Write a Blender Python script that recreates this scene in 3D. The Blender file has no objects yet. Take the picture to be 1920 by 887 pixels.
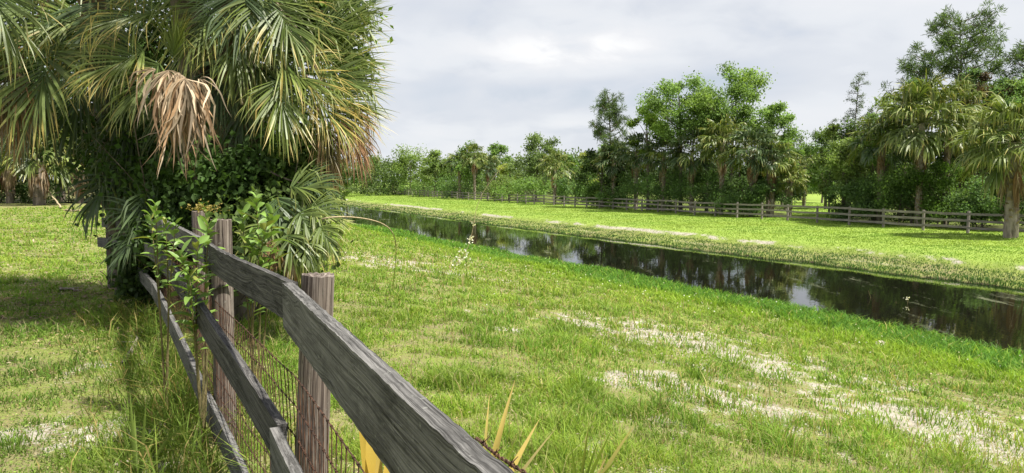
import bpy, math, random
import numpy as np
from mathutils import Vector

scene = bpy.context.scene
COL = scene.collection
R_ = math.radians

# ------------------------------------------------------------------ camera
F_PX, HOR, CAM_Z = 1400.0, 340.0, 1.6
PITCH = math.atan((443.5 - HOR) / F_PX)
cam_d = bpy.data.cameras.new("camera")
cam_d.sensor_fit = 'HORIZONTAL'
cam_d.sensor_width = 36.0
cam_d.lens = 36.0 * F_PX / 1920.0
cam_d.clip_start = 0.05
cam_d.clip_end = 8000
cam = bpy.data.objects.new("camera", cam_d)
COL.objects.link(cam)
cam.location = (0, 0, CAM_Z)
cam.rotation_euler = (math.pi / 2 - PITCH, 0, 0)
scene.camera = cam

# ------------------------------------------------------------------ light
SUN_EL, SUN_X, SUN_Y = R_(60), 0.86, -0.46
SUN_STRENGTH, SKY_STRENGTH, CLOUD_STRENGTH, EXPOSURE = 4.3, 0.08, 0.37, 1.27
_az = math.hypot(SUN_X, SUN_Y)
SUN_DIR = Vector((SUN_X / _az * math.cos(SUN_EL), SUN_Y / _az * math.cos(SUN_EL), math.sin(SUN_EL)))
sl = bpy.data.lights.new("sun", 'SUN')
sl.energy = SUN_STRENGTH
sl.angle = R_(2.2)
sl.color = (1.0, 0.95, 0.85)
sun = bpy.data.objects.new("sun", sl)
COL.objects.link(sun)
sun.rotation_euler = SUN_DIR.to_track_quat('Z', 'Y').to_euler()

vs = scene.view_settings
vs.view_transform = 'Standard'
vs.look = 'None'
vs.exposure = EXPOSURE
vs.gamma = 1.0
vs.use_curve_mapping = False
scene.cycles.max_bounces = 6
scene.cycles.diffuse_bounces = 3
scene.cycles.glossy_bounces = 3
scene.cycles.transmission_bounces = 3
scene.cycles.use_denoising = True


def nd(nt, t, **kw):
    n = nt.nodes.new(t)
    for k, v in kw.items():
        setattr(n, k, v)
    return n


def ramp(nt, stops):
    n = nd(nt, 'ShaderNodeValToRGB')
    cr = n.color_ramp
    while len(cr.elements) < len(stops):
        cr.elements.new(0.5)
    for e, (p, c) in zip(cr.elements, stops):
        e.position = p
        e.color = (c[0], c[1], c[2], 1) if len(c) == 3 else c
    return n


def math_n(nt, op, a, b=None, c=None, clamp=False):
    n = nd(nt, 'ShaderNodeMath', operation=op, use_clamp=clamp)
    for i, v in enumerate((a, b, c)):
        if v is None:
            continue
        if isinstance(v, (int, float)):
            n.inputs[i].default_value = v
        else:
            nt.links.new(v, n.inputs[i])
    return n.outputs[0]


def mixc(nt, f, a, b, mode='MIX'):
    n = nd(nt, 'ShaderNodeMix', data_type='RGBA', blend_type=mode)
    for s, v in ((n.inputs[0], f), (n.inputs[6], a), (n.inputs[7], b)):
        if isinstance(v, (int, float)):
            s.default_value = v
        elif isinstance(v, tuple):
            s.default_value = (v[0], v[1], v[2], 1)
        else:
            nt.links.new(v, s)
    return n.outputs[2]


def noise(nt, vec, scale, detail=4, rough=0.55, dist=0.0):
    n = nd(nt, 'ShaderNodeTexNoise')
    n.inputs['Scale'].default_value = scale
    n.inputs['Detail'].default_value = detail
    n.inputs['Roughness'].default_value = rough
    n.inputs['Distortion'].default_value = dist
    if vec is not None:
        nt.links.new(vec, n.inputs['Vector'])
    return n.outputs[0]


# ------------------------------------------------------------------ sky
world = bpy.data.worlds.new("World")
scene.world = world
world.use_nodes = True
wt = world.node_tree
wt.nodes.clear()
w_out = nd(wt, 'ShaderNodeOutputWorld')
sky = nd(wt, 'ShaderNodeTexSky', sky_type='NISHITA', sun_disc=False)
sky.sun_elevation = SUN_EL
sky.sun_rotation = math.atan2(SUN_X, SUN_Y)
bg_sky = nd(wt, 'ShaderNodeBackground')
bg_sky.inputs[1].default_value = SKY_STRENGTH
wt.links.new(sky.outputs[0], bg_sky.inputs[0])
tc = nd(wt, 'ShaderNodeTexCoord')
sep = nd(wt, 'ShaderNodeSeparateXYZ')
wt.links.new(tc.outputs['Generated'], sep.inputs[0])
zz = math_n(wt, 'ADD', math_n(wt, 'MAXIMUM', sep.outputs[2], 0.0), 0.30)
comb = nd(wt, 'ShaderNodeCombineXYZ')
wt.links.new(math_n(wt, 'DIVIDE', sep.outputs[0], zz), comb.inputs[0])
wt.links.new(math_n(wt, 'DIVIDE', sep.outputs[1], zz), comb.inputs[1])
big = noise(wt, comb.outputs[0], 1.3, 4, 0.5, 0.2)
fine = noise(wt, comb.outputs[0], 4.5, 7, 0.52, 0.3)


def sky_dir(x, y):
    cx, cy = (x - 960) / F_PX, (443.5 - y) / F_PX
    v = Vector((cx, math.cos(PITCH) + cy * math.sin(PITCH), -math.sin(PITCH) + cy * math.cos(PITCH)))
    return v.normalized()


def sky_blob(x, y, rx, ry):
    """soft region of the cloud deck round one direction (rx, ry in radians)"""
    d = sky_dir(x, y)
    az0, el0 = math.atan2(d.x, d.y), math.asin(d.z)
    az = math_n(wt, 'ARCTAN2', sep.outputs[0], sep.outputs[1])
    el = math_n(wt, 'ARCSINE', sep.outputs[2])
    a = math_n(wt, 'DIVIDE', math_n(wt, 'SUBTRACT', az, az0), rx)
    b = math_n(wt, 'DIVIDE', math_n(wt, 'SUBTRACT', el, el0), ry)
    r2 = math_n(wt, 'ADD', math_n(wt, 'MULTIPLY', a, a), math_n(wt, 'MULTIPLY', b, b))
    return math_n(wt, 'EXPONENT', math_n(wt, 'MULTIPLY', r2, -1.0))


puff = math_n(wt, 'MULTIPLY', math_n(wt, 'SUBTRACT', fine, .34), 4.5, clamp=True)
dens = math_n(wt, 'ADD', math_n(wt, 'MULTIPLY', big, 0.62), math_n(wt, 'MULTIPLY', fine, 0.38))
for (bx, by, rx, ry, wgt) in ((1000, 98, .085, .028, .30), (1150, 90, .06, .022, .24), (965, 176, .16, .03, -.20), (1250, 160, .12, .02, -.14), (860, 25, .12, .03, -.12), (1700, 110, .2, .03, -.10), (1080, 235, .06, .012, .14),
                              (1010, 250, .16, .03, -.01), (800, 60, .2, .06, .05), (1500, 60, .35, .06, .03),
                              (1500, 190, .18, .04, -.05), (850, 200, .08, .03, .04)):
    dens = math_n(wt, 'ADD', dens, math_n(wt, 'MULTIPLY', math_n(wt, 'MULTIPLY', sky_blob(bx, by, rx, ry), puff), wgt))
crv = ramp(wt, [(0.28, (.63, .68, .76)), (0.40, (.78, .82, .90)), (0.52, (.92, .95, 1.0)), (0.68, (1.0, 1.01, 1.04)), (0.86, (1.15, 1.15, 1.15))])
wt.links.new(dens, crv.inputs[0])
bg_cl = nd(wt, 'ShaderNodeBackground')
bg_cl.inputs[1].default_value = CLOUD_STRENGTH
wt.links.new(crv.outputs[0], bg_cl.inputs[0])
cov = ramp(wt, [(0.28, (.80,) * 3), (0.45, (.97,) * 3)])
wt.links.new(dens, cov.inputs[0])
mxs = nd(wt, 'ShaderNodeMixShader')
wt.links.new(cov.outputs[0], mxs.inputs[0])
wt.links.new(bg_sky.outputs[0], mxs.inputs[1])
wt.links.new(bg_cl.outputs[0], mxs.inputs[2])
wt.links.new(mxs.outputs[0], w_out.inputs[0])

# ------------------------------------------------------------------ helpers
random.seed(7)
RNG = np.random.default_rng(11)
UP = np.array((0., 0., 1.))


def nrmz(v):
    v = np.asarray(v, float)
    return v / np.maximum(np.linalg.norm(v, axis=-1, keepdims=True), 1e-9)


def px(x, y, D):
    """world point seen at photo pixel (x, y) at forward distance D"""
    d = np.array(((x - 960) / F_PX, 0, 0)) + (443.5 - y) / F_PX * np.array((0, math.sin(PITCH), math.cos(PITCH))) + np.array((0, math.cos(PITCH), -math.sin(PITCH)))
    return np.array((0, 0, CAM_Z)) + d * (D / d[1])


def _hash(ix, iy, s):
    h = (ix.astype(np.int64) * 374761393 + iy.astype(np.int64) * 668265263 + s * 1442695041) & 0xffffffff
    h = ((h ^ (h >> 13)) * 1274126177) & 0xffffffff
    return ((h ^ (h >> 16)) & 0xffff) / 65535.0


def vnoise(x, y, s=0):
    x = np.asarray(x, float); y = np.asarray(y, float)
    ix, iy = np.floor(x), np.floor(y)
    fx, fy = x - ix, y - iy
    fx = fx * fx * (3 - 2 * fx); fy = fy * fy * (3 - 2 * fy)
    a, b, c, d = _hash(ix, iy, s), _hash(ix + 1, iy, s), _hash(ix, iy + 1, s), _hash(ix + 1, iy + 1, s)
    return a + (b - a) * fx + (c - a) * fy + (a - b - c + d) * fx * fy


def fbm(x, y, s=0, o=4):
    r, a, t = 0, 1, 0
    for k in range(o):
        r = r + a * vnoise(x * 2 ** k, y * 2 ** k, s + k); t += a; a *= .55
    return r / t


AX = nrmz(np.array((-.4114, .9114)))     # along the canal
NX = np.array((AX[1], -AX[0]))           # across it, to the right


def na(x, y):
    return NX[0] * x + NX[1] * y, AX[0] * x + AX[1] * y


def xy(n, a):
    return NX[0] * n + AX[0] * a, NX[1] * n + AX[1] * a


PN = [-5000, 0.8, 3, 7.0, 9.8, 11.4, 14.6, 17, 23.4, 25.0, 25.8, 27.7, 28.4, 30, 41, 120, 5000]
PZ = [0, 0, -.14, -.80, -1.40, -1.66, -2.06, -2.8, -2.8, -2.12, -1.93, -1.72, -1.42, -1.32, -1.28, -1.0, -.6]


def across(n, a):
    """distance across the canal with its wandering banks taken out"""
    wob = (fbm(a * .13, a * 0 + 3.3, 5, 3) - .5) * 1.5 + (fbm(a * .6, a * 0 + 8.3, 6, 2) - .5) * .6 + (fbm(a * 1.7, a * 0 + 2.3, 7, 2) - .5) * .35
    nn = n + wob * np.clip((n - 8) / 6, 0, 1) * np.clip((40 - n) / 8, 0, 1)
    nn = nn - (1.6 - 1.0 * np.clip((a - 9) / 26, -.3, 1.2)) * np.clip((n - 6) / 7, 0, 1) * np.clip((21 - n) / 3, 0, 1)
    return nn + .030 * np.clip(a - 15, 0, 42) * np.clip((n - 20) / 2, 0, 1) * np.clip((38 - n) / 6, 0, 1)


def gz(x, y):
    n, a = na(np.asarray(x, float), np.asarray(y, float))
    z = np.interp(across(n, a), PN, PZ)
    z = z + (fbm(x * .25, y * .25, 1, 3) - .5) * .10 * np.clip(n / 3 + 1, .4, 1) + (fbm(x * 1.7, y * 1.7, 2, 3) - .5) * .05
    return z


def ground_px(x, y):
    D = 1.0
    while D < 400:
        p = px(x, y, D)
        if p[2] < gz(p[0], p[1]):
            return p
        D *= 1.004
    return p


SAND = []
for (bx, by, r, w) in ((760, 497, 1.7, 1.1), (690, 490, 1.0, .8), (860, 512, 1.3, .9), (950, 590, .7, .6), (1120, 612, .9, 1.0), (1250, 628, 1.3, 1.2), (1340, 655, 1.1, 1.0),
                       (1450, 682, 1.2, 1.0), (1570, 705, 1.2, .9), (1225, 712, .55, 1.1), (1330, 745, .5, .8), (1420, 770, .7, 1.0), (1470, 790, .5, .8), (1650, 770, .8, .9), (1810, 828, .9, 1.3),
                       (1890, 800, .9, 1.1), (1700, 730, .8, .7), (1290, 795, .35, .8), (1130, 850, .35, .7), (900, 740, .3, .4), (1090, 700, .4, .5), (1900, 700, 1.0, .6),
                       (1180, 655, .8, .6), (1300, 690, .9, .6), (1400, 725, .8, .6), (1500, 745, .8, .65), (1560, 800, .7, .6), (1700, 800, .8, .65), (1650, 740, .9, .6), (1760, 770, .9, .6), (1000, 620, .7, .5), (1350, 810, .5, .5), (1500, 850, .5, .5), (1250, 850, .4, .4), (820, 480, 1.5, .6),
                       (230, 690, .35, .9), (160, 825, .3, .8), (30, 830, .4, .8), (240, 875, .3, .7), (60, 745, .3, .4), (380, 520, .4, .3)):
    p = ground_px(bx, by)
    SAND.append((p[0], p[1], r, w))


def sand(x, y):
    m = np.zeros_like(x, dtype=float)
    for (sx, sy, r, w) in SAND:
        m = np.maximum(m, w * np.exp(-((x - sx) ** 2 + (y - sy) ** 2) / (r * r * 2.2)))
    f = fbm(x * 2.6, y * 2.6, 21, 4)
    g = fbm(x * 7.0, y * 7.0, 31, 3)
    n, a = na(x, y)
    nearf = np.clip((13 - n) / 2, 0, 1)
    near = np.clip((m * 1.05 + (f - .5) * 1.4 + (g - .5) * 2.0 - .37) * 1.15, 0, .78) * nearf * np.clip(m * 2.5, .2, 1)
    nc = across(n, a)
    lip = np.exp(-((nc - 28.1) / .24) ** 2) * np.clip((fbm(a * .25, a * 0 + 2, 41, 3) * .6 + fbm(a * 1.6, n * 3, 42, 3) * .4 - .43) * 7, 0, .8)
    pale = np.exp(-((nc - 26.7) / .25) ** 2) * .4 * np.clip((fbm(a * .4, n, 43, 3) - .35) * 4, 0, 1)
    return np.clip(near + lip + pale, 0, 1)


def mk(name, V, faces, mat, col=None, parent=None, origin=None, smooth=False, uvw=None, loc=None, edges=False):
    """one mesh object from arrays; faces = list of (k,4) / (k,3) index arrays"""
    V = np.asarray(V, np.float32).reshape(-1, 3)
    if origin is not None:
        V = V - np.asarray(origin, np.float32)
    me = bpy.data.meshes.new(name)
    me.vertices.add(len(V))
    me.vertices.foreach_set('co', V.ravel())
    faces = [np.asarray(f, np.int32) for f in faces if len(f)]
    idx = np.concatenate([f.ravel() for f in faces])
    tot = np.concatenate([np.full(len(f), f.shape[1], np.int32) for f in faces])
    me.loops.add(len(idx))
    me.loops.foreach_set('vertex_index', idx)
    me.polygons.add(len(tot))
    st = np.zeros(len(tot), np.int32); st[1:] = np.cumsum(tot)[:-1]
    me.polygons.foreach_set('loop_start', st)
    me.polygons.foreach_set('loop_total', tot)
    me.polygons.foreach_set('use_smooth', np.full(len(tot), smooth, bool))
    if col is not None:
        at = me.attributes.new('col', 'FLOAT_COLOR', 'POINT')
        c = np.ones((len(V), 4), np.float32); c[:, :3] = np.asarray(col, np.float32).reshape(-1, 3)
        at.data.foreach_set('color', c.ravel())
    if uvw is not None:
        at = me.attributes.new('uvw', 'FLOAT_VECTOR', 'POINT')
        at.data.foreach_set('vector', np.asarray(uvw, np.float32).ravel())
    me.update(calc_edges=True)
    me.materials.append(mat)
    o = bpy.data.objects.new(name, me)
    COL.objects.link(o)
    if parent is not None:
        o.parent = parent
    if loc is not None:
        o.location = loc
    elif origin is not None and parent is None:
        o.location = origin
    return o


def tag(o, label=None, cat=None, group=None, kind=None):
    for k, v in (('label', label), ('category', cat), ('group', group), ('kind', kind)):
        if v:
            o[k] = v
    return o


def thing(name, loc, label, cat, group=None):
    o = bpy.data.objects.new(name, None)
    o.empty_display_size = .2
    COL.objects.link(o)
    o.location = Vector([float(v) for v in loc])
    return tag(o, label, cat, group)


class Geo:
    def __init__(s):
        s.V, s.F4, s.F3, s.C, s.U, s.n = [], [], [], [], [], 0

    def add(s, V, f4=None, f3=None, col=None, uvw=None):
        V = np.asarray(V, float).reshape(-1, 3)
        if f4 is not None and len(f4):
            s.F4.append(np.asarray(f4).reshape(-1, 4) + s.n)
        if f3 is not None and len(f3):
            s.F3.append(np.asarray(f3).reshape(-1, 3) + s.n)
        if col is not None:
            c = np.asarray(col, float)
            s.C.append(np.broadcast_to(c, V.shape) if c.ndim == 1 else c.reshape(-1, 3))
        if uvw is not None:
            s.U.append(np.asarray(uvw).reshape(-1, 3))
        s.V.append(V); s.n += len(V)

    def build(s, name, mat, parent=None, origin=None, smooth=False, loc=None):
        fs = []
        if s.F4: fs.append(np.concatenate(s.F4))
        if s.F3: fs.append(np.concatenate(s.F3))
        return mk(name, np.concatenate(s.V), fs, mat, np.concatenate(s.C) if s.C else None, parent, origin, smooth, np.concatenate(s.U) if s.U else None, loc)


def tube(P, Rr, k=6, cap=True):
    P = np.asarray(P, float); m = len(P)
    Rr = np.broadcast_to(np.asarray(Rr, float), (m,))
    T = nrmz(np.gradient(P, axis=0))
    ref = np.array((0, 0, 1.)) if abs(T[:, 2]).mean() < .8 else np.array((1., 0, 0))
    S = nrmz(np.cross(T, ref)); B = np.cross(S, T)
    th = np.linspace(0, 2 * np.pi, k, endpoint=False)
    V = P[:, None] + Rr[:, None, None] * (np.cos(th)[None, :, None] * S[:, None] + np.sin(th)[None, :, None] * B[:, None])
    i = np.arange(m - 1)[:, None] * k; j = np.arange(k)[None]; j2 = (j + 1) % k
    f = np.stack([i + j, i + j2, i + k + j2, i + k + j], -1).reshape(-1, 4)
    return V.reshape(-1, 3), f


def tube_uvw(P, k, off):
    P = np.asarray(P, float)
    s = np.concatenate([[0], np.cumsum(np.linalg.norm(np.diff(P, axis=0), axis=1))])
    th = np.linspace(0, 2 * np.pi, k, endpoint=False)
    return np.stack([np.broadcast_to(s[:, None], (len(P), k)), np.broadcast_to(np.cos(th) * .06, (len(P), k)), np.broadcast_to(np.sin(th) * .06, (len(P), k))], -1).reshape(-1, 3) + off


def bez(p0, p1, p2, n=8):
    t = np.linspace(0, 1, n)[:, None]
    return (1 - t) ** 2 * np.asarray(p0, float) + 2 * t * (1 - t) * np.asarray(p1, float) + t ** 2 * np.asarray(p2, float)


def leaves(C, d, up, L, W, col, jitter=.25, rng=RNG, mid=.45):
    """diamond leaves: centre array C, axis d, rough normal up, length, width"""
    n = len(C)
    d = nrmz(d); s = nrmz(np.cross(d, up) + 1e-6)
    L = np.broadcast_to(L, (n,))[:, None]; W = np.broadcast_to(W, (n,))[:, None]
    nn = np.cross(s, d)
    V = np.stack([C, C + d * L * mid + s * W * .5 + nn * L * .05, C + d * L - nn * L * .08, C + d * L * mid - s * W * .5 + nn * L * .05], 1)
    f = np.arange(n * 4).reshape(n, 4)
    c = np.asarray(col, float)
    if c.ndim == 1:
        c = np.broadcast_to(c, (n, 3))
    c = c * (1 + jitter * (rng.random((n, 1)) * 2 - 1))
    return V.reshape(-1, 3), f, np.repeat(c, 4, 0)


# ------------------------------------------------------------------ materials
def new_mat(name):
    m = bpy.data.materials.new(name)
    m.use_nodes = True
    nt = m.node_tree
    nt.nodes.clear()
    return m, nt, nd(nt, 'ShaderNodeOutputMaterial')


def pbr(nt, col, rough=.6, spec=.3, normal=None):
    p = nd(nt, 'ShaderNodeBsdfPrincipled')
    if isinstance(col, tuple):
        p.inputs['Base Color'].default_value = (*col, 1)
    else:
        nt.links.new(col, p.inputs['Base Color'])
    if isinstance(rough, (int, float)):
        p.inputs['Roughness'].default_value = rough
    else:
        nt.links.new(rough, p.inputs['Roughness'])
    p.inputs['Specular IOR Level'].default_value = spec
    if normal is not None:
        nt.links.new(normal, p.inputs['Normal'])
    return p


def bump(nt, h, strength=.5, dist=.01):
    b = nd(nt, 'ShaderNodeBump')
    b.inputs['Strength'].default_value = strength
    b.inputs['Distance'].default_value = dist
    nt.links.new(h, b.inputs['Height'])
    return b.outputs[0]


def attr(nt, name, out='Color'):
    a = nd(nt, 'ShaderNodeAttribute', attribute_name=name)
    return a.outputs[out]


def leaf_mat(name, rough=.5, spec=.35, trans=.3, tint=(1.1, 1.15, .6)):
    m, nt, out = new_mat(name)
    c = attr(nt, 'col')
    geo = nd(nt, 'ShaderNodeNewGeometry')
    v = noise(nt, geo.outputs['Position'], 1.3, 2)
    r = ramp(nt, [(.3, (.78, .80, .80)), (.7, (1.18, 1.14, 1.05))])
    nt.links.new(v, r.inputs[0])
    cc = mixc(nt, 1.0, c, r.outputs[0], 'MULTIPLY')
    p = pbr(nt, cc, rough, spec)
    t = nd(nt, 'ShaderNodeBsdfTranslucent')
    nt.links.new(mixc(nt, 1.0, cc, tint, 'MULTIPLY'), t.inputs[0])
    mx = nd(nt, 'ShaderNodeMixShader')
    mx.inputs[0].default_value = trans
    nt.links.new(p.outputs[0], mx.inputs[1]); nt.links.new(t.outputs[0], mx.inputs[2])
    nt.links.new(mx.outputs[0], out.inputs[0])
    return m


M_LEAF = leaf_mat('foliage', .6, .2, .5)
M_PALM = leaf_mat('palm_leaf', .45, .45, .28, (1.1, 1.1, .6))
M_DEAD = leaf_mat('dead_leaf', .75, .15, .25, (1, 1, 1))
M_GRASS = leaf_mat('grass_blade', .6, .2, .5, (1.15, 1.12, .7))


def bark_mat(name, c0, c1, sc=6.0):
    m, nt, out = new_mat(name)
    t = nd(nt, 'ShaderNodeTexCoord')
    mp = nd(nt, 'ShaderNodeMapping')
    mp.inputs['Scale'].default_value = (sc, sc, sc * .25)
    nt.links.new(t.outputs['Object'], mp.inputs[0])
    v = noise(nt, mp.outputs[0], 1.5, 6, .65)
    r = ramp(nt, [(.3, c0), (.7, c1)])
    nt.links.new(v, r.inputs[0])
    p = pbr(nt, r.outputs[0], .9, .15, bump(nt, v, .8, .03))
    nt.links.new(p.outputs[0], out.inputs[0])
    return m


M_BARK = bark_mat('bark', (.05, .04, .03), (.20, .17, .14))
M_PALMBARK = bark_mat('palm_bark', (.10, .08, .06), (.36, .31, .26), 4)
M_STEM = bark_mat('green_stem', (.10, .10, .04), (.22, .17, .08), 30)


def wood_mat(name, dark, mid, light, stain=.5, edge=.0, grain=(1.3, 120, 90), knots=True, crack=.7):
    m, nt, out = new_mat(name)
    u = attr(nt, 'uvw', 'Vector')
    sp = nd(nt, 'ShaderNodeSeparateXYZ'); nt.links.new(u, sp.inputs[0])
    # knots: sparse cells that bend the grain round them and darken
    mk_ = nd(nt, 'ShaderNodeMapping'); mk_.inputs['Scale'].default_value = (3.2, 14, 14)
    nt.links.new(u, mk_.inputs[0])
    vo = nd(nt, 'ShaderNodeTexVoronoi'); vo.inputs['Scale'].default_value = 1.0
    nt.links.new(mk_.outputs[0], vo.inputs['Vector'])
    kd = vo.outputs['Distance']
    bend = math_n(nt, 'MULTIPLY', math_n(nt, 'POWER', math_n(nt, 'SUBTRACT', 1.0, kd, clamp=True), 3.0), 3.5)
    mp = nd(nt, 'ShaderNodeMapping'); mp.inputs['Scale'].default_value = grain
    nt.links.new(u, mp.inputs[0])
    add = nd(nt, 'ShaderNodeVectorMath', operation='ADD')
    cx = nd(nt, 'ShaderNodeCombineXYZ')
    if knots:
        nt.links.new(bend, cx.inputs[1])
    nt.links.new(mp.outputs[0], add.inputs[0]); nt.links.new(cx.outputs[0], add.inputs[1])
    g = noise(nt, add.outputs[0], 1.0, 6, .6)
    fibre = noise(nt, add.outputs[0], 3.6, 4, .6)
    gg = math_n(nt, 'ADD', math_n(nt, 'MULTIPLY', g, .6), math_n(nt, 'MULTIPLY', fibre, .4))
    r = ramp(nt, [(.41, dark), (.5, mid), (.60, light)])
    nt.links.new(gg, r.inputs[0])
    # blotches of mildew
    mp2 = nd(nt, 'ShaderNodeMapping'); mp2.inputs['Scale'].default_value = (2.2, 9, 9)
    nt.links.new(u, mp2.inputs[0])
    sN = noise(nt, mp2.outputs[0], 1.6, 8, .75)
    sr = ramp(nt, [(.50, (1, 1, 1)), (.66, (1 - stain, 1 - stain, 1 - stain))])
    nt.links.new(sN, sr.inputs[0])
    c = mixc(nt, 1.0, r.outputs[0], sr.outputs[0], 'MULTIPLY')
    if knots:
        kr = ramp(nt, [(.07, (.25, .25, .25)), (.15, (1, 1, 1))]); nt.links.new(kd, kr.inputs[0])
        sel = ramp(nt, [(.80, (0,) * 3), (.82, (1,) * 3)]); nt.links.new(vo.outputs['Color'], sel.inputs[0])
        c = mixc(nt, sel.outputs[0], c, mixc(nt, 1.0, c, kr.outputs[0], 'MULTIPLY'))
    if edge:   # algae and dirt along the arrises
        d_ = math_n(nt, 'ABSOLUTE', math_n(nt, 'SUBTRACT', sp.outputs[1], .075))
        er = ramp(nt, [(.40, (1, 1, 1)), (.62, (1 - edge,) * 3)])
        nt.links.new(math_n(nt, 'ADD', math_n(nt, 'MULTIPLY', d_, 5.5), math_n(nt, 'MULTIPLY', math_n(nt, 'SUBTRACT', sN, .5), 1.4)), er.inputs[0])
        c = mixc(nt, 1.0, c, er.outputs[0], 'MULTIPLY')
    li = noise(nt, u, 48, 4, .65)
    lr = ramp(nt, [(.63, (0, 0, 0)), (.70, (1, 1, 1))]); nt.links.new(li, lr.inputs[0])
    c = mixc(nt, math_n(nt, 'MULTIPLY', lr.outputs[0], .3), c, (.36, .37, .33))
    mc = nd(nt, 'ShaderNodeMapping'); mc.inputs['Scale'].default_value = (.8, 30, 30)
    nt.links.new(u, mc.inputs[0])
    ck = noise(nt, mc.outputs[0], 1.0, 4, .55)
    ckr = ramp(nt, [(.49, (1, 1, 1)), (.5, (.10, .10, .10)), (.51, (1, 1, 1))]); nt.links.new(ck, ckr.inputs[0])
    c = mixc(nt, crack, c, mixc(nt, 1.0, c, ckr.outputs[0], 'MULTIPLY'))
    h = math_n(nt, 'ADD', gg, math_n(nt, 'MULTIPLY', ckr.outputs[0], .5))
    p = pbr(nt, c, .88, .15, bump(nt, h, .6, .004))
    nt.links.new(p.outputs[0], out.inputs[0])
    return m


M_BOARD = wood_mat('weathered_board', (.095, .092, .088), (.20, .195, .188), (.33, .32, .31), .55, .45)
M_BOARD_DARK = wood_mat('mildewed_board', (.05, .047, .047), (.13, .125, .122), (.26, .25, .24), .7, .5)
M_POST = wood_mat('weathered_post', (.05, .038, .033), (.135, .108, .092), (.26, .225, .195), .6, 0, (1.2, 90, 90), False, .9)
M_FARWOOD = wood_mat('far_rail_wood', (.13, .112, .10), (.22, .195, .175), (.33, .30, .275), .3, 0, (1.3, 40, 40), False, .3)

m, nt, out = new_mat('rusty_wire')
g_ = nd(nt, 'ShaderNodeNewGeometry')
v_ = noise(nt, g_.outputs['Position'], 40, 3)
r_ = ramp(nt, [(.35, (.035, .022, .018)), (.65, (.13, .065, .04))]); nt.links.new(v_, r_.inputs[0])
p_ = pbr(nt, r_.outputs[0], .75, .3); p_.inputs['Metallic'].default_value = .3
nt.links.new(p_.outputs[0], out.inputs[0])
M_WIRE = m

# ground
m, nt, out = new_mat('ground_soil')
g_ = nd(nt, 'ShaderNodeNewGeometry'); P_ = g_.outputs['Position']
sm = attr(nt, 'col')
sx = nd(nt, 'ShaderNodeSeparateColor'); nt.links.new(sm, sx.inputs[0])
n1, n2, n3 = noise(nt, P_, .35, 4), noise(nt, P_, 5.0, 6, .7), noise(nt, P_, 38, 5, .7)
gr = ramp(nt, [(.36, (.10, .085, .05)), (.45, (.20, .17, .095)), (.52, (.17, .20, .05)), (.58, (.22, .27, .06)), (.66, (.36, .32, .20))])
n4 = noise(nt, P_, 95, 4, .75)
nt.links.new(math_n(nt, 'ADD', math_n(nt, 'ADD', math_n(nt, 'MULTIPLY', n1, .22), math_n(nt, 'MULTIPLY', n2, .30)), math_n(nt, 'ADD', math_n(nt, 'MULTIPLY', n3, .22), math_n(nt, 'MULTIPLY', n4, .26))), gr.inputs[0])
far_c = ramp(nt, [(.3, (.16, .25, .045)), (.7, (.25, .32, .065))]); nt.links.new(n2, far_c.inputs[0])
gc = mixc(nt, sx.outputs[1], gr.outputs[0], far_c.outputs[0])
sr = ramp(nt, [(.36, (.18, .155, .12)), (.5, (.33, .30, .25)), (.64, (.46, .43, .38))]); nt.links.new(math_n(nt, 'ADD', math_n(nt, 'MULTIPLY', n2, .5), math_n(nt, 'MULTIPLY', n3, .5)), sr.inputs[0])
sf = ramp(nt, [(.38, (0,) * 3), (.62, (1,) * 3)])
nt.links.new(math_n(nt, 'ADD', sx.outputs[0], math_n(nt, 'ADD', math_n(nt, 'MULTIPLY', math_n(nt, 'SUBTRACT', n3, .5), 1.5), math_n(nt, 'MULTIPLY', math_n(nt, 'SUBTRACT', noise(nt, P_, 14, 5, .7), .5), 1.3))), sf.inputs[0])
gc = mixc(nt, sf.outputs[0], gc, sr.outputs[0])
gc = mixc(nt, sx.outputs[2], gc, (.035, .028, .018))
p_ = pbr(nt, gc, .95, .1, bump(nt, math_n(nt, 'ADD', n3, n2), .7, .03))
nt.links.new(p_.outputs[0], out.inputs[0])
M_GROUND = m

# water
m, nt, out = new_mat('canal_water')
g_ = nd(nt, 'ShaderNodeNewGeometry'); P_ = g_.outputs['Position']
mp = nd(nt, 'ShaderNodeMapping'); mp.inputs['Rotation'].default_value = (0, 0, R_(-24)); mp.inputs['Scale'].default_value = (1.0, .55, 1)
nt.links.new(P_, mp.inputs[0])
rip = noise(nt, mp.outputs[0], 3.5, 3, .5)
rip2 = noise(nt, mp.outputs[0], .5, 2, .5)
hh = math_n(nt, 'MULTIPLY', rip, math_n(nt, 'ADD', .15, rip2))
mp2 = nd(nt, 'ShaderNodeMapping'); mp2.inputs['Rotation'].default_value = (0, 0, R_(-24)); mp2.inputs['Scale'].default_value = (1.6, .35, 1)
nt.links.new(P_, mp2.inputs[0])
sc1, sc2 = noise(nt, mp2.outputs[0], .55, 5, .65), noise(nt, P_, 9, 4, .7)
sc = ramp(nt, [(.585, (0,) * 3), (.66, (.7,) * 3)])
nt.links.new(math_n(nt, 'ADD', math_n(nt, 'MULTIPLY', sc1, .72), math_n(nt, 'MULTIPLY', sc2, .28)), sc.inputs[0])
pw = pbr(nt, (.006, .006, .004), .015, .95, bump(nt, hh, .2, .015))
pw.inputs['IOR'].default_value = 1.333
ps = pbr(nt, (.12, .13, .075), .8, .2)
mx = nd(nt, 'ShaderNodeMixShader'); nt.links.new(sc.outputs[0], mx.inputs[0])
nt.links.new(pw.outputs[0], mx.inputs[1]); nt.links.new(ps.outputs[0], mx.inputs[2])
nt.links.new(mx.outputs[0], out.inputs[0])
M_WATER = m

# ------------------------------------------------------------------ ground, water


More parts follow.
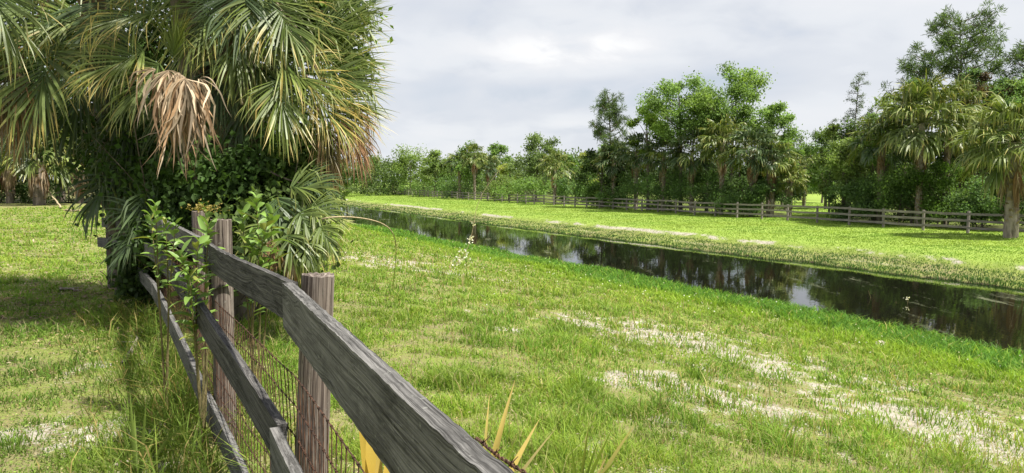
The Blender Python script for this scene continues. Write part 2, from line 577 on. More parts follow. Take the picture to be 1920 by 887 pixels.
def lines(*segs):
    r = []
    for a, b, n in segs:
        r += list(np.linspace(a, b, n, endpoint=False))
    return np.array(r + [segs[-1][1]])


gn = lines((-2500, -200, 10), (-200, -40, 20), (-40, -12, 40), (-12, 17, 190), (17, 24, 10), (24, 31, 50), (31, 60, 40), (60, 250, 20), (250, 2500, 12))
ga = lines((-800, -40, 8), (-40, -4, 30), (-4, 26, 200), (26, 60, 120), (60, 150, 110), (150, 400, 60), (400, 3000, 20))
GN, GA = np.meshgrid(gn, ga)
GX, GY = xy(GN, GA)
GZ = gz(GX, GY)
ny, nx = GN.shape
ii = np.arange(ny - 1)[:, None] * nx + np.arange(nx - 1)[None]
gf = np.stack([ii, ii + 1, ii + nx + 1, ii + nx], -1).reshape(-1, 4)


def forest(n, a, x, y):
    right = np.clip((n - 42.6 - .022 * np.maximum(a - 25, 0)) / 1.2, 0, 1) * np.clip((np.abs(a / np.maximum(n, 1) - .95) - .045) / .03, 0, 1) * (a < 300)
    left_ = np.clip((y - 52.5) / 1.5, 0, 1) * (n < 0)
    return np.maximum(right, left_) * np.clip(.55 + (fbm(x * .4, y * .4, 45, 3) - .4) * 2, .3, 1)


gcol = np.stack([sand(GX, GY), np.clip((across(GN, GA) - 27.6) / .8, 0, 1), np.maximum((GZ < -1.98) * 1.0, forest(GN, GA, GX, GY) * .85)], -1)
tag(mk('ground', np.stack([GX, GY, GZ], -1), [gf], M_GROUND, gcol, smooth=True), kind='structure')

wn, wa = lines((13.2, 27.2, 12)), lines((-200, 900, 60))
WN, WA = np.meshgrid(wn, wa)
WX, WY = xy(WN, WA)
ii = np.arange(len(wa) - 1)[:, None] * len(wn) + np.arange(len(wn) - 1)[None]
wf = np.stack([ii, ii + 1, ii + len(wn) + 1, ii + len(wn)], -1).reshape(-1, 4)
WATER_Z = -2.0
tag(mk('water', np.stack([WX, WY, np.full_like(WX, WATER_Z)], -1), [wf], M_WATER, smooth=True), kind='structure')


def blades(P, H, W, lean, cb, ct, rng=RNG, curve=.5):
    """5-vertex grass blades"""
    n = len(P)
    th = rng.random(n) * 2 * np.pi
    ld = np.stack([np.cos(th), np.sin(th), np.zeros(n)], -1)
    t2 = rng.random(n) * 2 * np.pi
    sd = np.stack([np.cos(t2), np.sin(t2), np.zeros(n)], -1)
    H = np.broadcast_to(H, (n,))[:, None]; W = np.broadcast_to(W, (n,))[:, None]; lean = np.broadcast_to(lean, (n,))[:, None]
    mid = P + UP * H * .55 + ld * H * lean * curve * .6
    tip = P + UP * H * (1 - .3 * lean) + ld * H * lean * 1.1
    V = np.stack([P - sd * W * .5, P + sd * W * .5, mid + sd * W * .42, mid - sd * W * .42, tip], 1)
    b = np.arange(n)[:, None] * 5
    q = b + np.array([[0, 1, 2, 3]]); t = b + np.array([[3, 2, 4]])
    cb = np.broadcast_to(cb, (n, 3)); ct = np.broadcast_to(ct, (n, 3))
    m_ = cb * .4 + ct * .6
    Cc = np.stack([cb, cb, m_, m_, ct], 1)
    return V.reshape(-1, 3), q, t, Cc.reshape(-1, 3)


def grass_obj(name, P, H, W, lean, cb, ct, kind='stuff', label=None, cat=None):
    V, q, t, c = blades(P, H, W, lean, cb, ct)
    return tag(mk(name, V, [q, t], M_GRASS, c), label, cat, None, kind)


def polar(n, d0, d1, az0=-41, az1=41):
    D = np.exp(RNG.uniform(math.log(d0), math.log(d1), n))
    az = np.radians(RNG.uniform(az0, az1, n))
    return D * np.sin(az), D * np.cos(az), D


# the fence line across the ground (plan), used to thin grass under the boards
# --- near bank (right of the fence) and left lawn
x, y, D = polar(760000, 1.6, 58)
n, a = na(x, y)
sm_ = sand(x, y)
tuft = fbm(x * 3.2, y * 3.2, 51, 3)
patch = fbm(x * .55, y * .55, 53, 3)
tuft2 = fbm(x * 1.5, y * 1.5, 57, 4)
keep = (n < 18.5) & (gz(x, y) > -2.03) & (RNG.random(len(x)) < (1.0 - .76 * np.clip(sm_ * 1.2, 0, 1)) * np.clip(.40 + (tuft - .42) * 3.4 + (patch - .5) * .8, .08, 1)) & ~((n < -.2) & (D > 54))
x, y, D, n, a, tuft, patch, tuft2 = [q[keep] for q in (x, y, D, n, a, tuft, patch, tuft2)]
P = np.stack([x, y, gz(x, y) - .008], -1)
left = n < 0.25
ncx = across(n, a)
lush = np.clip((ncx - 9.4) / 1.6, 0, 1); edge_ = np.clip((ncx - 10.9 - (fbm(a * .5, n * 0, 59, 2) - .5) * 1.2) / .7, 0, 1)
H = np.where(left, .035 + .05 * RNG.random(len(x)) ** 2, .035 + .075 * RNG.random(len(x)) ** 1.5) * (.55 + .9 * tuft)
H = H * (1 + 1.6 * np.clip((tuft - .58) * 6, 0, 1) * RNG.random(len(x)))
H = H * (1 - lush) + lush * (.10 + .16 * RNG.random(len(x))) + .08 * edge_ * RNG.random(len(x))
W = np.maximum(.0035, .00125 * D) * (.7 + .6 * RNG.random(len(x)))
rr = RNG.random((len(x), 1))
cA, cB, cC, cD = np.array((.195, .335, .05)), np.array((.28, .385, .065)), np.array((.42, .39, .17)), np.array((.11, .22, .035))
pt = np.clip((patch[:, None] - .3) * 2.2, 0, 1)
base = cA * (1 - pt) + cB * pt
base = base * (.75 + .5 * tuft2[:, None])
base = np.where(rr > .91 - .22 * np.clip((.45 - patch[:, None]) * 4, 0, 1), cC, base)
base = np.where(rr < .12, cD, base)
lm = lush[:, None] * (RNG.random((len(x), 1)) < .85)
base = base * (1 - lm) + lm * (np.array((.235, .37, .04)) * (1 - edge_[:, None]) + np.array((.105, .235, .035)) * edge_[:, None]) * (.75 + .5 * RNG.random((len(x), 1)))
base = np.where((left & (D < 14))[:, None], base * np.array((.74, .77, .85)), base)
base = base * (.8 + .4 * RNG.random((len(x), 1)))
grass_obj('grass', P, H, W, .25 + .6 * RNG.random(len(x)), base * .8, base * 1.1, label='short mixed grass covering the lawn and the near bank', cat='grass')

# thin dry seed stalks standing here and there
x, y, D = polar(5200, 2.2, 26)
n, a = na(x, y)
kp = (n < 12.5) & (n > .6) & (fbm(x * .9, y * .9, 99, 3) > .5)
x, y, D = x[kp], y[kp], D[kp]
sc_ = np.where(RNG.random((len(x), 1)) < .55, np.array((.38, .33, .17)), np.array((.26, .33, .09))) * (.7 + .6 * RNG.random((len(x), 1)))
grass_obj('seed_grass', np.stack([x, y, gz(x, y)], -1), .14 + .22 * RNG.random(len(x)), np.maximum(.0028, .0009 * D), .15 + .6 * RNG.random(len(x)), sc_ * .9, sc_ * 1.1, label='thin dry seed stalks standing above the near bank grass', cat='grass')

# low broad-leaved ground cover among the grass
x, y, D = polar(210000, 1.6, 20)
n, a = na(x, y)
keep = (n < 12.5) & (fbm(x * 1.3, y * 1.3, 61, 3) > .40) & (RNG.random(len(x)) > sand(x, y) * .8)
x, y, D = x[keep], y[keep], D[keep]
C = np.stack([x, y, gz(x, y) + .008 + .03 * RNG.random(len(x))], -1)
d = nrmz(np.stack([RNG.normal(size=len(x)), RNG.normal(size=len(x)), .35 * RNG.normal(size=len(x))], -1))
upv = nrmz(UP + .35 * RNG.normal(size=(len(x), 3)))
cl = np.where(RNG.random((len(x), 1)) < .8, np.array((.20, .30, .065)), np.array((.34, .29, .17))) * (.6 + .8 * RNG.random((len(x), 1)))
Ls = np.maximum(.014, .0021 * D) * (.7 + .7 * RNG.random(len(x)))
V, f, c = leaves(C, d, upv, Ls, Ls * .75, cl)
tag(mk('ground_cover', V, [f], M_GRASS, c), 'tiny broad-leaved weeds spread low among the grass', 'weeds', None, 'stuff')

# far bank: bench grass, lawn up to and beyond the rail fence
x, y, D = polar(560000, 24, 190, -22, 41)
n, a = na(x, y)
nc = across(n, a)
z = gz(x, y)
keep = (n > 24) & (n < 75) & (z > -2.03) & (RNG.random(len(x)) > sand(x, y) * .95) & (RNG.random(len(x)) > forest(n, a, x, y) * 1.1)
x, y, D, n, a, z, nc = [q[keep] for q in (x, y, D, n, a, z, nc)]
P = np.stack([x, y, z - .01], -1)
bench = np.clip((28.1 - nc) / .6, 0, 1)
edge = np.exp(-((z + 1.98) / .08) ** 2)
H = (.03 + .055 * RNG.random(len(x))) * (1 - bench) + bench * (.05 + .07 * RNG.random(len(x))) + .05 * edge
H = H * (.6 + .8 * fbm(x * .9, y * .9, 71, 3))
W = np.maximum(.006, .0008 * D) * (.7 + .6 * RNG.random(len(x)))
pt = np.clip((fbm(x * .35, y * .35, 73, 3)[:, None] - .3) * 2.3, 0, 1)
base = np.array((.20, .33, .058)) * (1 - pt) + np.array((.275, .375, .075)) * pt
base = base * (1 - bench[:, None]) + bench[:, None] * np.array((.075, .155, .042))
palef = np.exp(-((nc - 26.7) / .35) ** 2)[:, None] * (RNG.random((len(x), 1)) < .16)
base = base * (1 - palef) + palef * np.array((.52, .52, .33))
base = np.where((edge[:, None] > .4) & (RNG.random((len(x), 1)) < .7), np.array((.07, .15, .035)), base)
base = base * (.78 + .44 * RNG.random((len(x), 1))) * (.7 + .6 * fbm(x * .8, y * .8, 75, 3)[:, None])
grass_obj('bank_grass', P, H, W, .2 + .5 * RNG.random(len(x)), base * .85, base * 1.08, label='sunlit grass on the far bank below the rail fence', cat='grass')

# ------------------------------------------------------------------ near board fence
POSTS = [  # x px centre of top, y px top, depth, base shift (right, forward), radius
    (598, 515, 2.68, -.075, 0, .058), (415, 412, 4.45, -.01, 0, .060), (373, 396, 6.5, .0, 0, .060), (296, 412, 8.7, .0, 0, .06), (205, 405, 11.0, 0, 0, .06)]
post_top = [px(p[0], p[1], p[2]) for p in POSTS]
post0 = np.array((.43, .22, 1.27))
fence_o = (post_top[1][0], post_top[1][1], 0.0)
FENCE = thing('board_fence', fence_o, 'weathered grey board fence with rusty wire running past the palms', 'fence')


def round_post(top, shift, r, seed):
    rng = np.random.default_rng(seed)
    zg = float(gz(top[0], top[1])) - .15
    base_ = np.array((top[0] + shift, top[1], zg))
    P = base_ + (top - base_) * np.array([0, .25, .5, .75, .93, 1.0])[:, None]
    k = 28
    V, f = tube(P, [r * 1.08, r * 1.05, r * 1.03, r * 1.01, r, r * .985], k)
    V = V.reshape(6, k, 3)
    th = np.linspace(0, 2 * np.pi, k, endpoint=False)
    w = 1 + .05 * np.sin(3 * th + seed) + .010 * rng.normal(size=k)
    c = P[:, None]
    V = c + (V - c) * w[None, :, None]
    V[-1] += UP * (.003 * rng.normal(size=k))[:, None]
    U = tube_uvw(P, k, np.array((seed * 3.1, 0, 0)))
    V = V.reshape(-1, 3)
    top_c = V[-k:].mean(0) + UP * -.004
    V = np.vstack([V, V[-k:] * .55 + top_c * .45, top_c])
    U = np.vstack([U, U[-k:] * np.array((1, .5, .5)) + np.array((0, 0, .02)), U[-1] + .02])
    b = 5 * k; j = np.arange(k); j2 = (j + 1) % k
    f = np.vstack([f, np.stack([b + j, b + j2, b + k + j2, b + k + j], -1)])
    f3 = np.stack([b + k + j, b + k + j2, np.full(k, b + 2 * k)], -1)
    mk('post', V, [f, f3], M_POST, parent=FENCE, origin=fence_o, uvw=U)


for i, (t_, p_) in enumerate(zip(post_top, POSTS)):
    round_post(t_, p_[3], p_[5], i + 1)
round_post(post0, 0, .06, 9)


def board(pts, h, t, seed, mat=M_BOARD, parent=FENCE, origin=fence_o, nl=44):
    """warped plank: pts = top-edge polyline of its left face, h = height, t = thickness (to the right)"""
    rng = np.random.default_rng(seed)
    pts = np.asarray(pts, float)
    s = np.concatenate([[0], np.cumsum(np.linalg.norm(np.diff(pts, axis=0), axis=1))])
    u = np.linspace(0, s[-1], nl)
    if len(pts) == 2:
        T = np.stack([np.interp(u, s, pts[:, k]) for k in range(3)], -1)
    else:
        cf = [np.polyfit(s, pts[:, k], min(3, len(pts) - 1)) for k in range(3)]
        T = np.stack([np.polyval(c, u) for c in cf], -1)
    tan = nrmz(np.gradient(T, axis=0))
    side = nrmz(np.cross(tan, UP)); dn = nrmz(np.cross(tan, side))
    hh = np.interp(u, s, h) if np.ndim(h) else np.full(nl, h)
    nlev = 7
    ring = []
    for q in range(nlev):
        ring.append((0, q / (nlev - 1)))
    for q in range(nlev):
        ring.append((1, 1 - q / (nlev - 1)))
    ring = np.array(ring)
    k = len(ring)
    V = T[:, None] + side[:, None] * (ring[None, :, 0:1] * t) + dn[:, None] * (ring[None, :, 1:2] * hh[:, None, None])
    # worn arrises, chips and a wavy edge
    e = (np.abs(ring[:, 1] - .5) > .45)
    chip = (vnoise(u * 9, u * 0 + seed, 3) - .5) * .0018 + (vnoise(u * 43, u * 0, seed) - .5) * .0030 - .006 * np.clip(vnoise(u * 14, u * 0 + 4, seed + 5) * 6 - 5.1, 0, 1)
    V[:, e] += dn[:, None] * (chip[:, None, None] * np.where(ring[e, 1] < .5, 1, -1)[None, :, None])
    V += side[:, None] * ((vnoise(u[:, None] * 6, ring[None, :, 1] * 5 + ring[None, :, 0] * 9, seed) - .5) * .0012)[..., None]
    V = V.reshape(-1, 3)
    i = np.arange(nl - 1)[:, None] * k; j = np.arange(k)[None]; j2 = (j + 1) % k
    f = np.stack([i + j, i + j2, i + k + j2, i + k + j], -1).reshape(-1, 4)
    caps = []
    for b in (0, (nl - 1) * k):
        for q in range(nlev - 1):
            caps.append((b + q, b + q + 1, b + k - 2 - q, b + k - 1 - q))
    U = np.stack([np.broadcast_to(u[:, None], (nl, k)), np.broadcast_to(ring[None, :, 1] * .15, (nl, k)), np.broadcast_to(ring[None, :, 0] * .04, (nl, k))], -1).reshape(-1, 3) + np.array((seed * 5.3, seed * .7, seed * .3))
    return mk('board', V, [f, np.array(caps)], mat, parent=parent, origin=origin, uvw=U)


def ext(p, q, k):
    return p + (q - p) * k


# top boards
pA = px(549, 529, 2.60)
n_end = np.array((.362 * NX[0] + .25 * AX[0], .362 * NX[1] + .25 * AX[1], 1.247))
board([pA, n_end], .156, .036, 1, nl=150)
board([px(543.5, 531, 2.64), px(500, 511, 3.0), px(440, 485, 3.6), px(386, 455, 4.40)], [.148, .148, .15, .14], .028, 2, M_BOARD_DARK)
board([px(382, 452, 4.46), px(335, 428, 5.5), px(305, 413, 6.6)], .14, .034, 3)
board([px(303, 413, 6.7), px(272, 412, 8.8)], .14, .034, 4, nl=20)
board([px(271, 412, 8.85), px(190, 408, 11.0)], .14, .034, 5, nl=20)
# middle boards
pM = px(525, 800, 2.60)
m_end = n_end + np.array((0, 0, -.50))
board([pM, m_end], .155, .036, 6, nl=40)
board([px(520, 798, 2.64), px(455, 697, 3.15), px(395, 607, 3.8), px(347, 530, 4.5)], [.155, .15, .145, .14], .036, 7, M_BOARD_DARK)
board([px(345, 528, 4.55), px(312, 488, 5.6), px(290, 463, 6.7)], .14, .034, 8, M_BOARD_DARK)
board([px(289, 463, 6.75), px(262, 450, 8.8)], .14, .034, 9, nl=20)
board([px(261, 450, 8.85), px(182, 445, 11.0)], .14, .034, 10, nl=20)
# low boards
board([px(520, 1050, 2.6), px(448, 872, 3.5), px(382, 735, 4.45)], .15, .034, 11)
board([px(378, 728, 4.5), px(330, 620, 5.7), px(285, 530, 7.4)], .145, .034, 12)
board([px(284, 529, 7.45), px(255, 498, 8.9)], .14, .034, 13, nl=20)

# woven wire stretched between boards and posts
wire = Geo()
fp = [post0 - np.array((.055, .02, 0))] + [t_ - np.array((NX[0] * .062 + POSTS[i][3] * -.4, NX[1] * .062, 0)) for i, t_ in enumerate(post_top[:4])]
fp = np.array(fp)
fs = np.concatenate([[0], np.cumsum(np.linalg.norm(np.diff(fp[:, :2], axis=0), axis=1))])
total = fs[-1]


def wire_at(s, z):
    bx_, by_ = np.interp(s, fs, fp[:, 0]), np.interp(s, fs, fp[:, 1])
    wob = (vnoise(s * 2.1, z * 3 + 1, 81) - .5) * .03
    return np.stack([bx_ + NX[0] * wob, by_ + NX[1] * wob, np.broadcast_to(z, np.shape(bx_)) + (vnoise(s * 1.1, z * 7, 83) - .5) * .035], -1)


zs = [.04, .14, .24, .345, .45, .56, .67, .79, .90]
for zz_ in zs:
    s = np.linspace(0, total, 170)
    V, f = tube(wire_at(s, np.full_like(s, zz_)), .0024, 4)
    wire.add(V, f)
nv = int(total / .065)
for k in range(nv):
    s0 = k * total / nv + random.uniform(-.012, .012)
    z_ = np.linspace(.02, .90, 10)
    V, f = tube(wire_at(np.full_like(z_, s0) + (vnoise(z_ * 4, z_ * 0 + k, 85) - .5) * .02, z_), .0019, 4)
    wire.add(V, f)
    for zz_ in zs:   # hinge-joint knots
        c = wire_at(np.array([s0 - .007, s0 + .007]), np.array([zz_, zz_]))
        V, f = tube(c, .0045, 5)
        wire.add(V, f)
wire.build('wire_mesh', M_WIRE, FENCE, fence_o)

# loose barbed strand on the far side of the near board
bw = Geo()
pts = np.array([px(893, 822, 1.36), px(905, 831, 1.30), px(925, 846, 1.25), px(950, 866, 1.20), px(995, 892, 1.12), px(1100, 960, .95)])
sss = np.linspace(0, 1, len(pts)); uu = np.linspace(0, 1, 60)
cf = [np.polyfit(sss, pts[:, k], 4) for k in range(3)]
C = np.stack([np.polyval(c_, uu) for c_ in cf], -1)
for ph in (0, math.pi):
    tw = np.stack([np.cos(uu * 60 + ph), 0 * uu, np.sin(uu * 60 + ph)], -1) * .0022
    V, f = tube(C + tw, .0017, 5); bw.add(V, f)
for q in (12, 26, 38, 50):
    for dd in ((.012, .004, .011), (-.011, .004, .010), (.003, -.010, .012), (.008, .0, -.012)):
        V, f = tube([C[q], C[q] + np.array(dd)], [.0016, .0006], 4); bw.add(V, f)
    V, f = tube(C[q:q + 2], .005, 6); bw.add(V, f)
bw.build('barbed_strand', M_WIRE, FENCE, fence_o)

# ------------------------------------------------------------------ far rail fence
fo_a = 36.0
FN = lambda a_: 40.3 + .022 * (a_ - 25)
o_x, o_y = xy(FN(fo_a), fo_a)
RF_o = (float(o_x), float(o_y), float(gz(o_x, o_y)))
RF = thing('rail_fence', RF_o, 'long weathered post-and-rail fence along the far bank of the canal', 'fence')
aa = np.arange(11.0, 245, 2.75)
tops = []
for i, a_ in enumerate(aa):
    X, Y = xy(FN(a_) + random.uniform(-.05, .05), a_)
    z0 = float(gz(X, Y))
    h_ = 1.20 + random.uniform(-.04, .06)
    tops.append((X, Y, z0))
    lean = np.array((random.uniform(-.03, .03), random.uniform(-.03, .03), 0))
    P = np.array([(X, Y, z0 - .2), (X, Y, z0 + h_ * .5), (X, Y, z0 + h_)]) + lean * np.array([0, .5, 1])[:, None]
    V, f = tube(P, [.085, .082, .08], 8)
    V = np.vstack([V, V[-8:].mean(0) + UP * .01])
    U = np.vstack([tube_uvw(P, 8, np.array((i * 2.7, 0, 0))), [[0, 0, 0]]])
    j = np.arange(8)
    f3 = np.stack([16 + j, 16 + (j + 1) % 8, np.full(8, 24)], -1)
    mk('post', V, [f, f3], M_FARWOOD, parent=RF, origin=RF_o, uvw=U)


def box_between(p, q, h, t, geo, off):
    p, q = np.asarray(p, float), np.asarray(q, float)
    d_ = nrmz(q - p); s_ = nrmz(np.cross(d_, UP)) * t / 2; u_ = UP * h / 2
    mid_ = (p + q) / 2 + UP * random.uniform(-.02, .015)
    V = []
    for c in (p, mid_, q):
        V += [c - s_ - u_, c + s_ - u_, c + s_ + u_, c - s_ + u_]
    f = [(0, 3, 2, 1), (8, 9, 10, 11)]
    for b in (0, 4):
        for j in range(4):
            f.append((b + j, b + (j + 1) % 4, b + 4 + (j + 1) % 4, b + 4 + j))
    L = np.linalg.norm(q - p)
    U = []
    for k, l in enumerate((0, L / 2, L)):
        U += [(l + off, 0, 0), (l + off, 0, .05), (l + off, .13, .05), (l + off, .13, 0)]
    geo.add(V, f, uvw=np.array(U))


rest = Geo()
toC = np.array((-NX[0], -NX[1], 0)) * .10
for i in range(len(tops) - 1):
    for lv in (1.08, .70, .32):
        p, q = np.array(tops[i]), np.array(tops[i + 1])
        e = nrmz(q - p) * .004
        g = Geo() if i < 33 else rest
        box_between(p + e + UP * (lv + random.uniform(-.03, .03)) + toC, q - e + UP * (lv + random.uniform(-.03, .03)) + toC, .13, .035, g, i * 3 + lv)
        if i < 33:
            g.build('rail', M_FARWOOD, RF, RF_o)
tag(rest.build('rail', M_FARWOOD, RF, RF_o), kind='stuff')


# ------------------------------------------------------------------ palms
def fan(hub, d, up, R, nseg=40, phimax=1.4, fold=.25, droop=.6, costa=.35, cb=(.05, .085, .02), ct=(.10, .13, .03), tip=(.3, .25, .07), yell=.4, nsec=7, rng=RNG, wid=1.0, ragged=.08, dpow=1.7, jit=.06, vary=.25, curl=.03):
    d = nrmz(d); s = nrmz(np.cross(d, up)); nr = np.cross(s, d)
    ph = np.linspace(-phimax, phimax, nseg) + rng.normal(size=nseg) * jit
    dphi = 2 * phimax / nseg
    k = np.abs(ph) / phimax
    r = R * (1 - .28 * k ** 2) * (1 - ragged + 2 * ragged * rng.random(nseg))
    dir0 = nrmz(np.cos(ph)[:, None] * d + np.sin(ph)[:, None] * s + nr * (fold * np.abs(np.sin(ph)))[:, None] + nr * (rng.normal(size=nseg) * .06)[:, None])
    start = hub + d * (costa * R * np.clip(1 - k, 0, 1) ** 1.3)[:, None] - UP * (costa * R * .35 * np.clip(1 - k, 0, 1) ** 2)[:, None]
    rem = r - costa * R * np.clip(1 - k, 0, 1) ** 1.3 * .8
    t = np.linspace(0, 1, nsec + 1)
    dk = droop * (.6 + .8 * rng.random(nseg))
    P = [start]; T = []; cw = np.zeros((nseg, 3))
    kink = (rng.random(nseg) < .5) * rng.random(nseg) * 1.0
    for q in range(nsec):
        tm = (t[q] + t[q + 1]) / 2
        w = np.clip(dk * tm ** dpow + kink * (tm > .58), 0, .97)[:, None]
        cw = cw + rng.normal(size=(nseg, 3)) * curl
        dirk = nrmz(dir0 * (1 - w) - UP * w + cw)
        T.append(dirk)
        P.append(P[-1] + dirk * (rem / nsec)[:, None])
    T.append(T[-1])
    P = np.stack(P, 1); T = np.stack(T, 1)
    wb = 2 * np.tan(dphi / 2) * .62
    wt_ = np.where(t < .42, np.maximum(t, .06), .42 * np.clip(1 - ((t - .42) / .58) ** 1.4, .03, 1))
    Wd = (R * wb * wid) * wt_[None] * np.ones((nseg, 1)) + .004 * (1 - t)[None]
    alt = np.where(np.arange(nseg) % 2 == 0, 1, -1) * .45
    S = nrmz(np.cross(T, nr[None, None] + 1e-4))
    N_ = np.cross(S, T)
    S = S * np.cos(alt)[:, None, None] + N_ * np.sin(alt)[:, None, None]
    V = np.stack([P - S * Wd[..., None], P + S * Wd[..., None]], 2)
    m_ = nsec + 1
    b = (np.arange(nseg)[:, None] * m_ + np.arange(nsec)[None]) * 2
    f = np.stack([b, b + 1, b + 3, b + 2], -1).reshape(-1, 4)
    cb, ct, tip = np.array(cb), np.array(ct), np.array(tip)
    ye = (yell * rng.random(nseg) ** 1.6 * 1.25)[:, None, None]
    tt = t[None, :, None]
    body = cb * (1 - tt) + ct * tt
    wy = np.clip((tt - (1 - ye)) / .3, 0, 1)
    c = body * (1 - wy) + tip * wy
    c = c * (1 - vary + 2 * vary * rng.random((nseg, 1, 1)))
    c = np.repeat(c[:, :, None], 2, 2)
    return V.reshape(-1, 3), f, c.reshape(-1, 3)


PAL = {
    'green': ((.082, .130, .034), (.172, .212, .048), (.43, .34, .11)),
    'dark': ((.046, .082, .032), (.085, .13, .048), (.26, .20, .07)),
    'yell': ((.10, .155, .036), (.20, .24, .05), (.46, .36, .11)),
    'brown': ((.10, .10, .03), (.24, .15, .06), (.34, .19, .09)),
    'dead': ((.37, .29, .21), (.44, .355, .265), (.31, .20, .12)),
    'dead2': ((.20, .12, .07), (.27, .17, .10), (.22, .13, .08)),
}


def dir_px(ang, toward=0.0):
    """direction with image angle ang (0 right, 90 up) and a pull towards the camera"""
    a_ = math.radians(ang)
    return nrmz(np.array((math.cos(a_), -toward, math.sin(a_))))


def near_frond(root, crown, hub, ang, R, pal, toward=.3, upv=(0, -.75, .65), name='frond', rng=RNG, petiole=True, **kw):
    g = Geo()
    cb, ct, tip = PAL[pal]
    hub = np.asarray(hub, float); crown = np.asarray(crown, float)
    mid = (hub + crown) / 2 + UP * .25 * np.linalg.norm(hub - crown)
    P = bez(crown, mid, hub, 8)
    V, f = tube(P, np.linspace(.022, .009, 8), 5)
    pc = np.array((.14, .17, .04)) if pal not in ('dead', 'dead2', 'brown') else np.array((.26, .17, .09))
    if petiole:
        g.add(V, f, col=pc)
    V, f, c = fan(hub, dir_px(ang, toward), np.array(upv), R, cb=cb, ct=ct, tip=tip, rng=rng, **kw)
    g.add(V, f, col=c)
    return g.build(name, M_DEAD if pal in ('dead', 'dead2') else M_PALM, root, tuple(root.location))


def boots(g, base, top, r, n, rng, col=(.22, .16, .11), L=.35):
    """old leaf bases crossing on a palm trunk"""
    base, top = np.asarray(base, float), np.asarray(top, float)
    for i in range(n):
        t = i / n
        p = base + (top - base) * t
        az = i * 2.4 + rng.normal() * .2
        o = np.array((math.cos(az), math.sin(az), 0)); sd = np.array((-o[1], o[0], 0))
        a0 = p + o * r * .7
        l_ = L * (.7 + .6 * rng.random())
        P = np.array([a0, a0 + o * l_ * .25 + UP * l_ * .45, a0 + o * l_ * .55 + UP * l_ * .85])
        wd = np.array([.10, .06, .035]) * (r / .16)
        V = np.concatenate([np.stack([q - sd * w_, q + sd * w_, q + sd * w_ * .6 + o * .03, q - sd * w_ * .6 + o * .03]) for q, w_ in zip(P, wd)])
        f = []
        for b in (0, 4):
            for j in range(4):
                f.append((b + j, b + (j + 1) % 4, b + 4 + (j + 1) % 4, b + 4 + j))
        f.append((8, 9, 10, 11))
        g.add(V, f, col=np.array(col) * (.6 + .8 * rng.random()))


def trunk_tube(base, top, r0, r1, k=14, n=12, rng=RNG, rough=.06):
    P = np.linspace(0, 1, n)[:, None] * (np.asarray(top) - np.asarray(base)) + np.asarray(base)
    V, f = tube(P, np.linspace(r0, r1, n), k)
    V = V + (rng.random(V.shape) - .5) * rough * r0 * 2
    return V, f


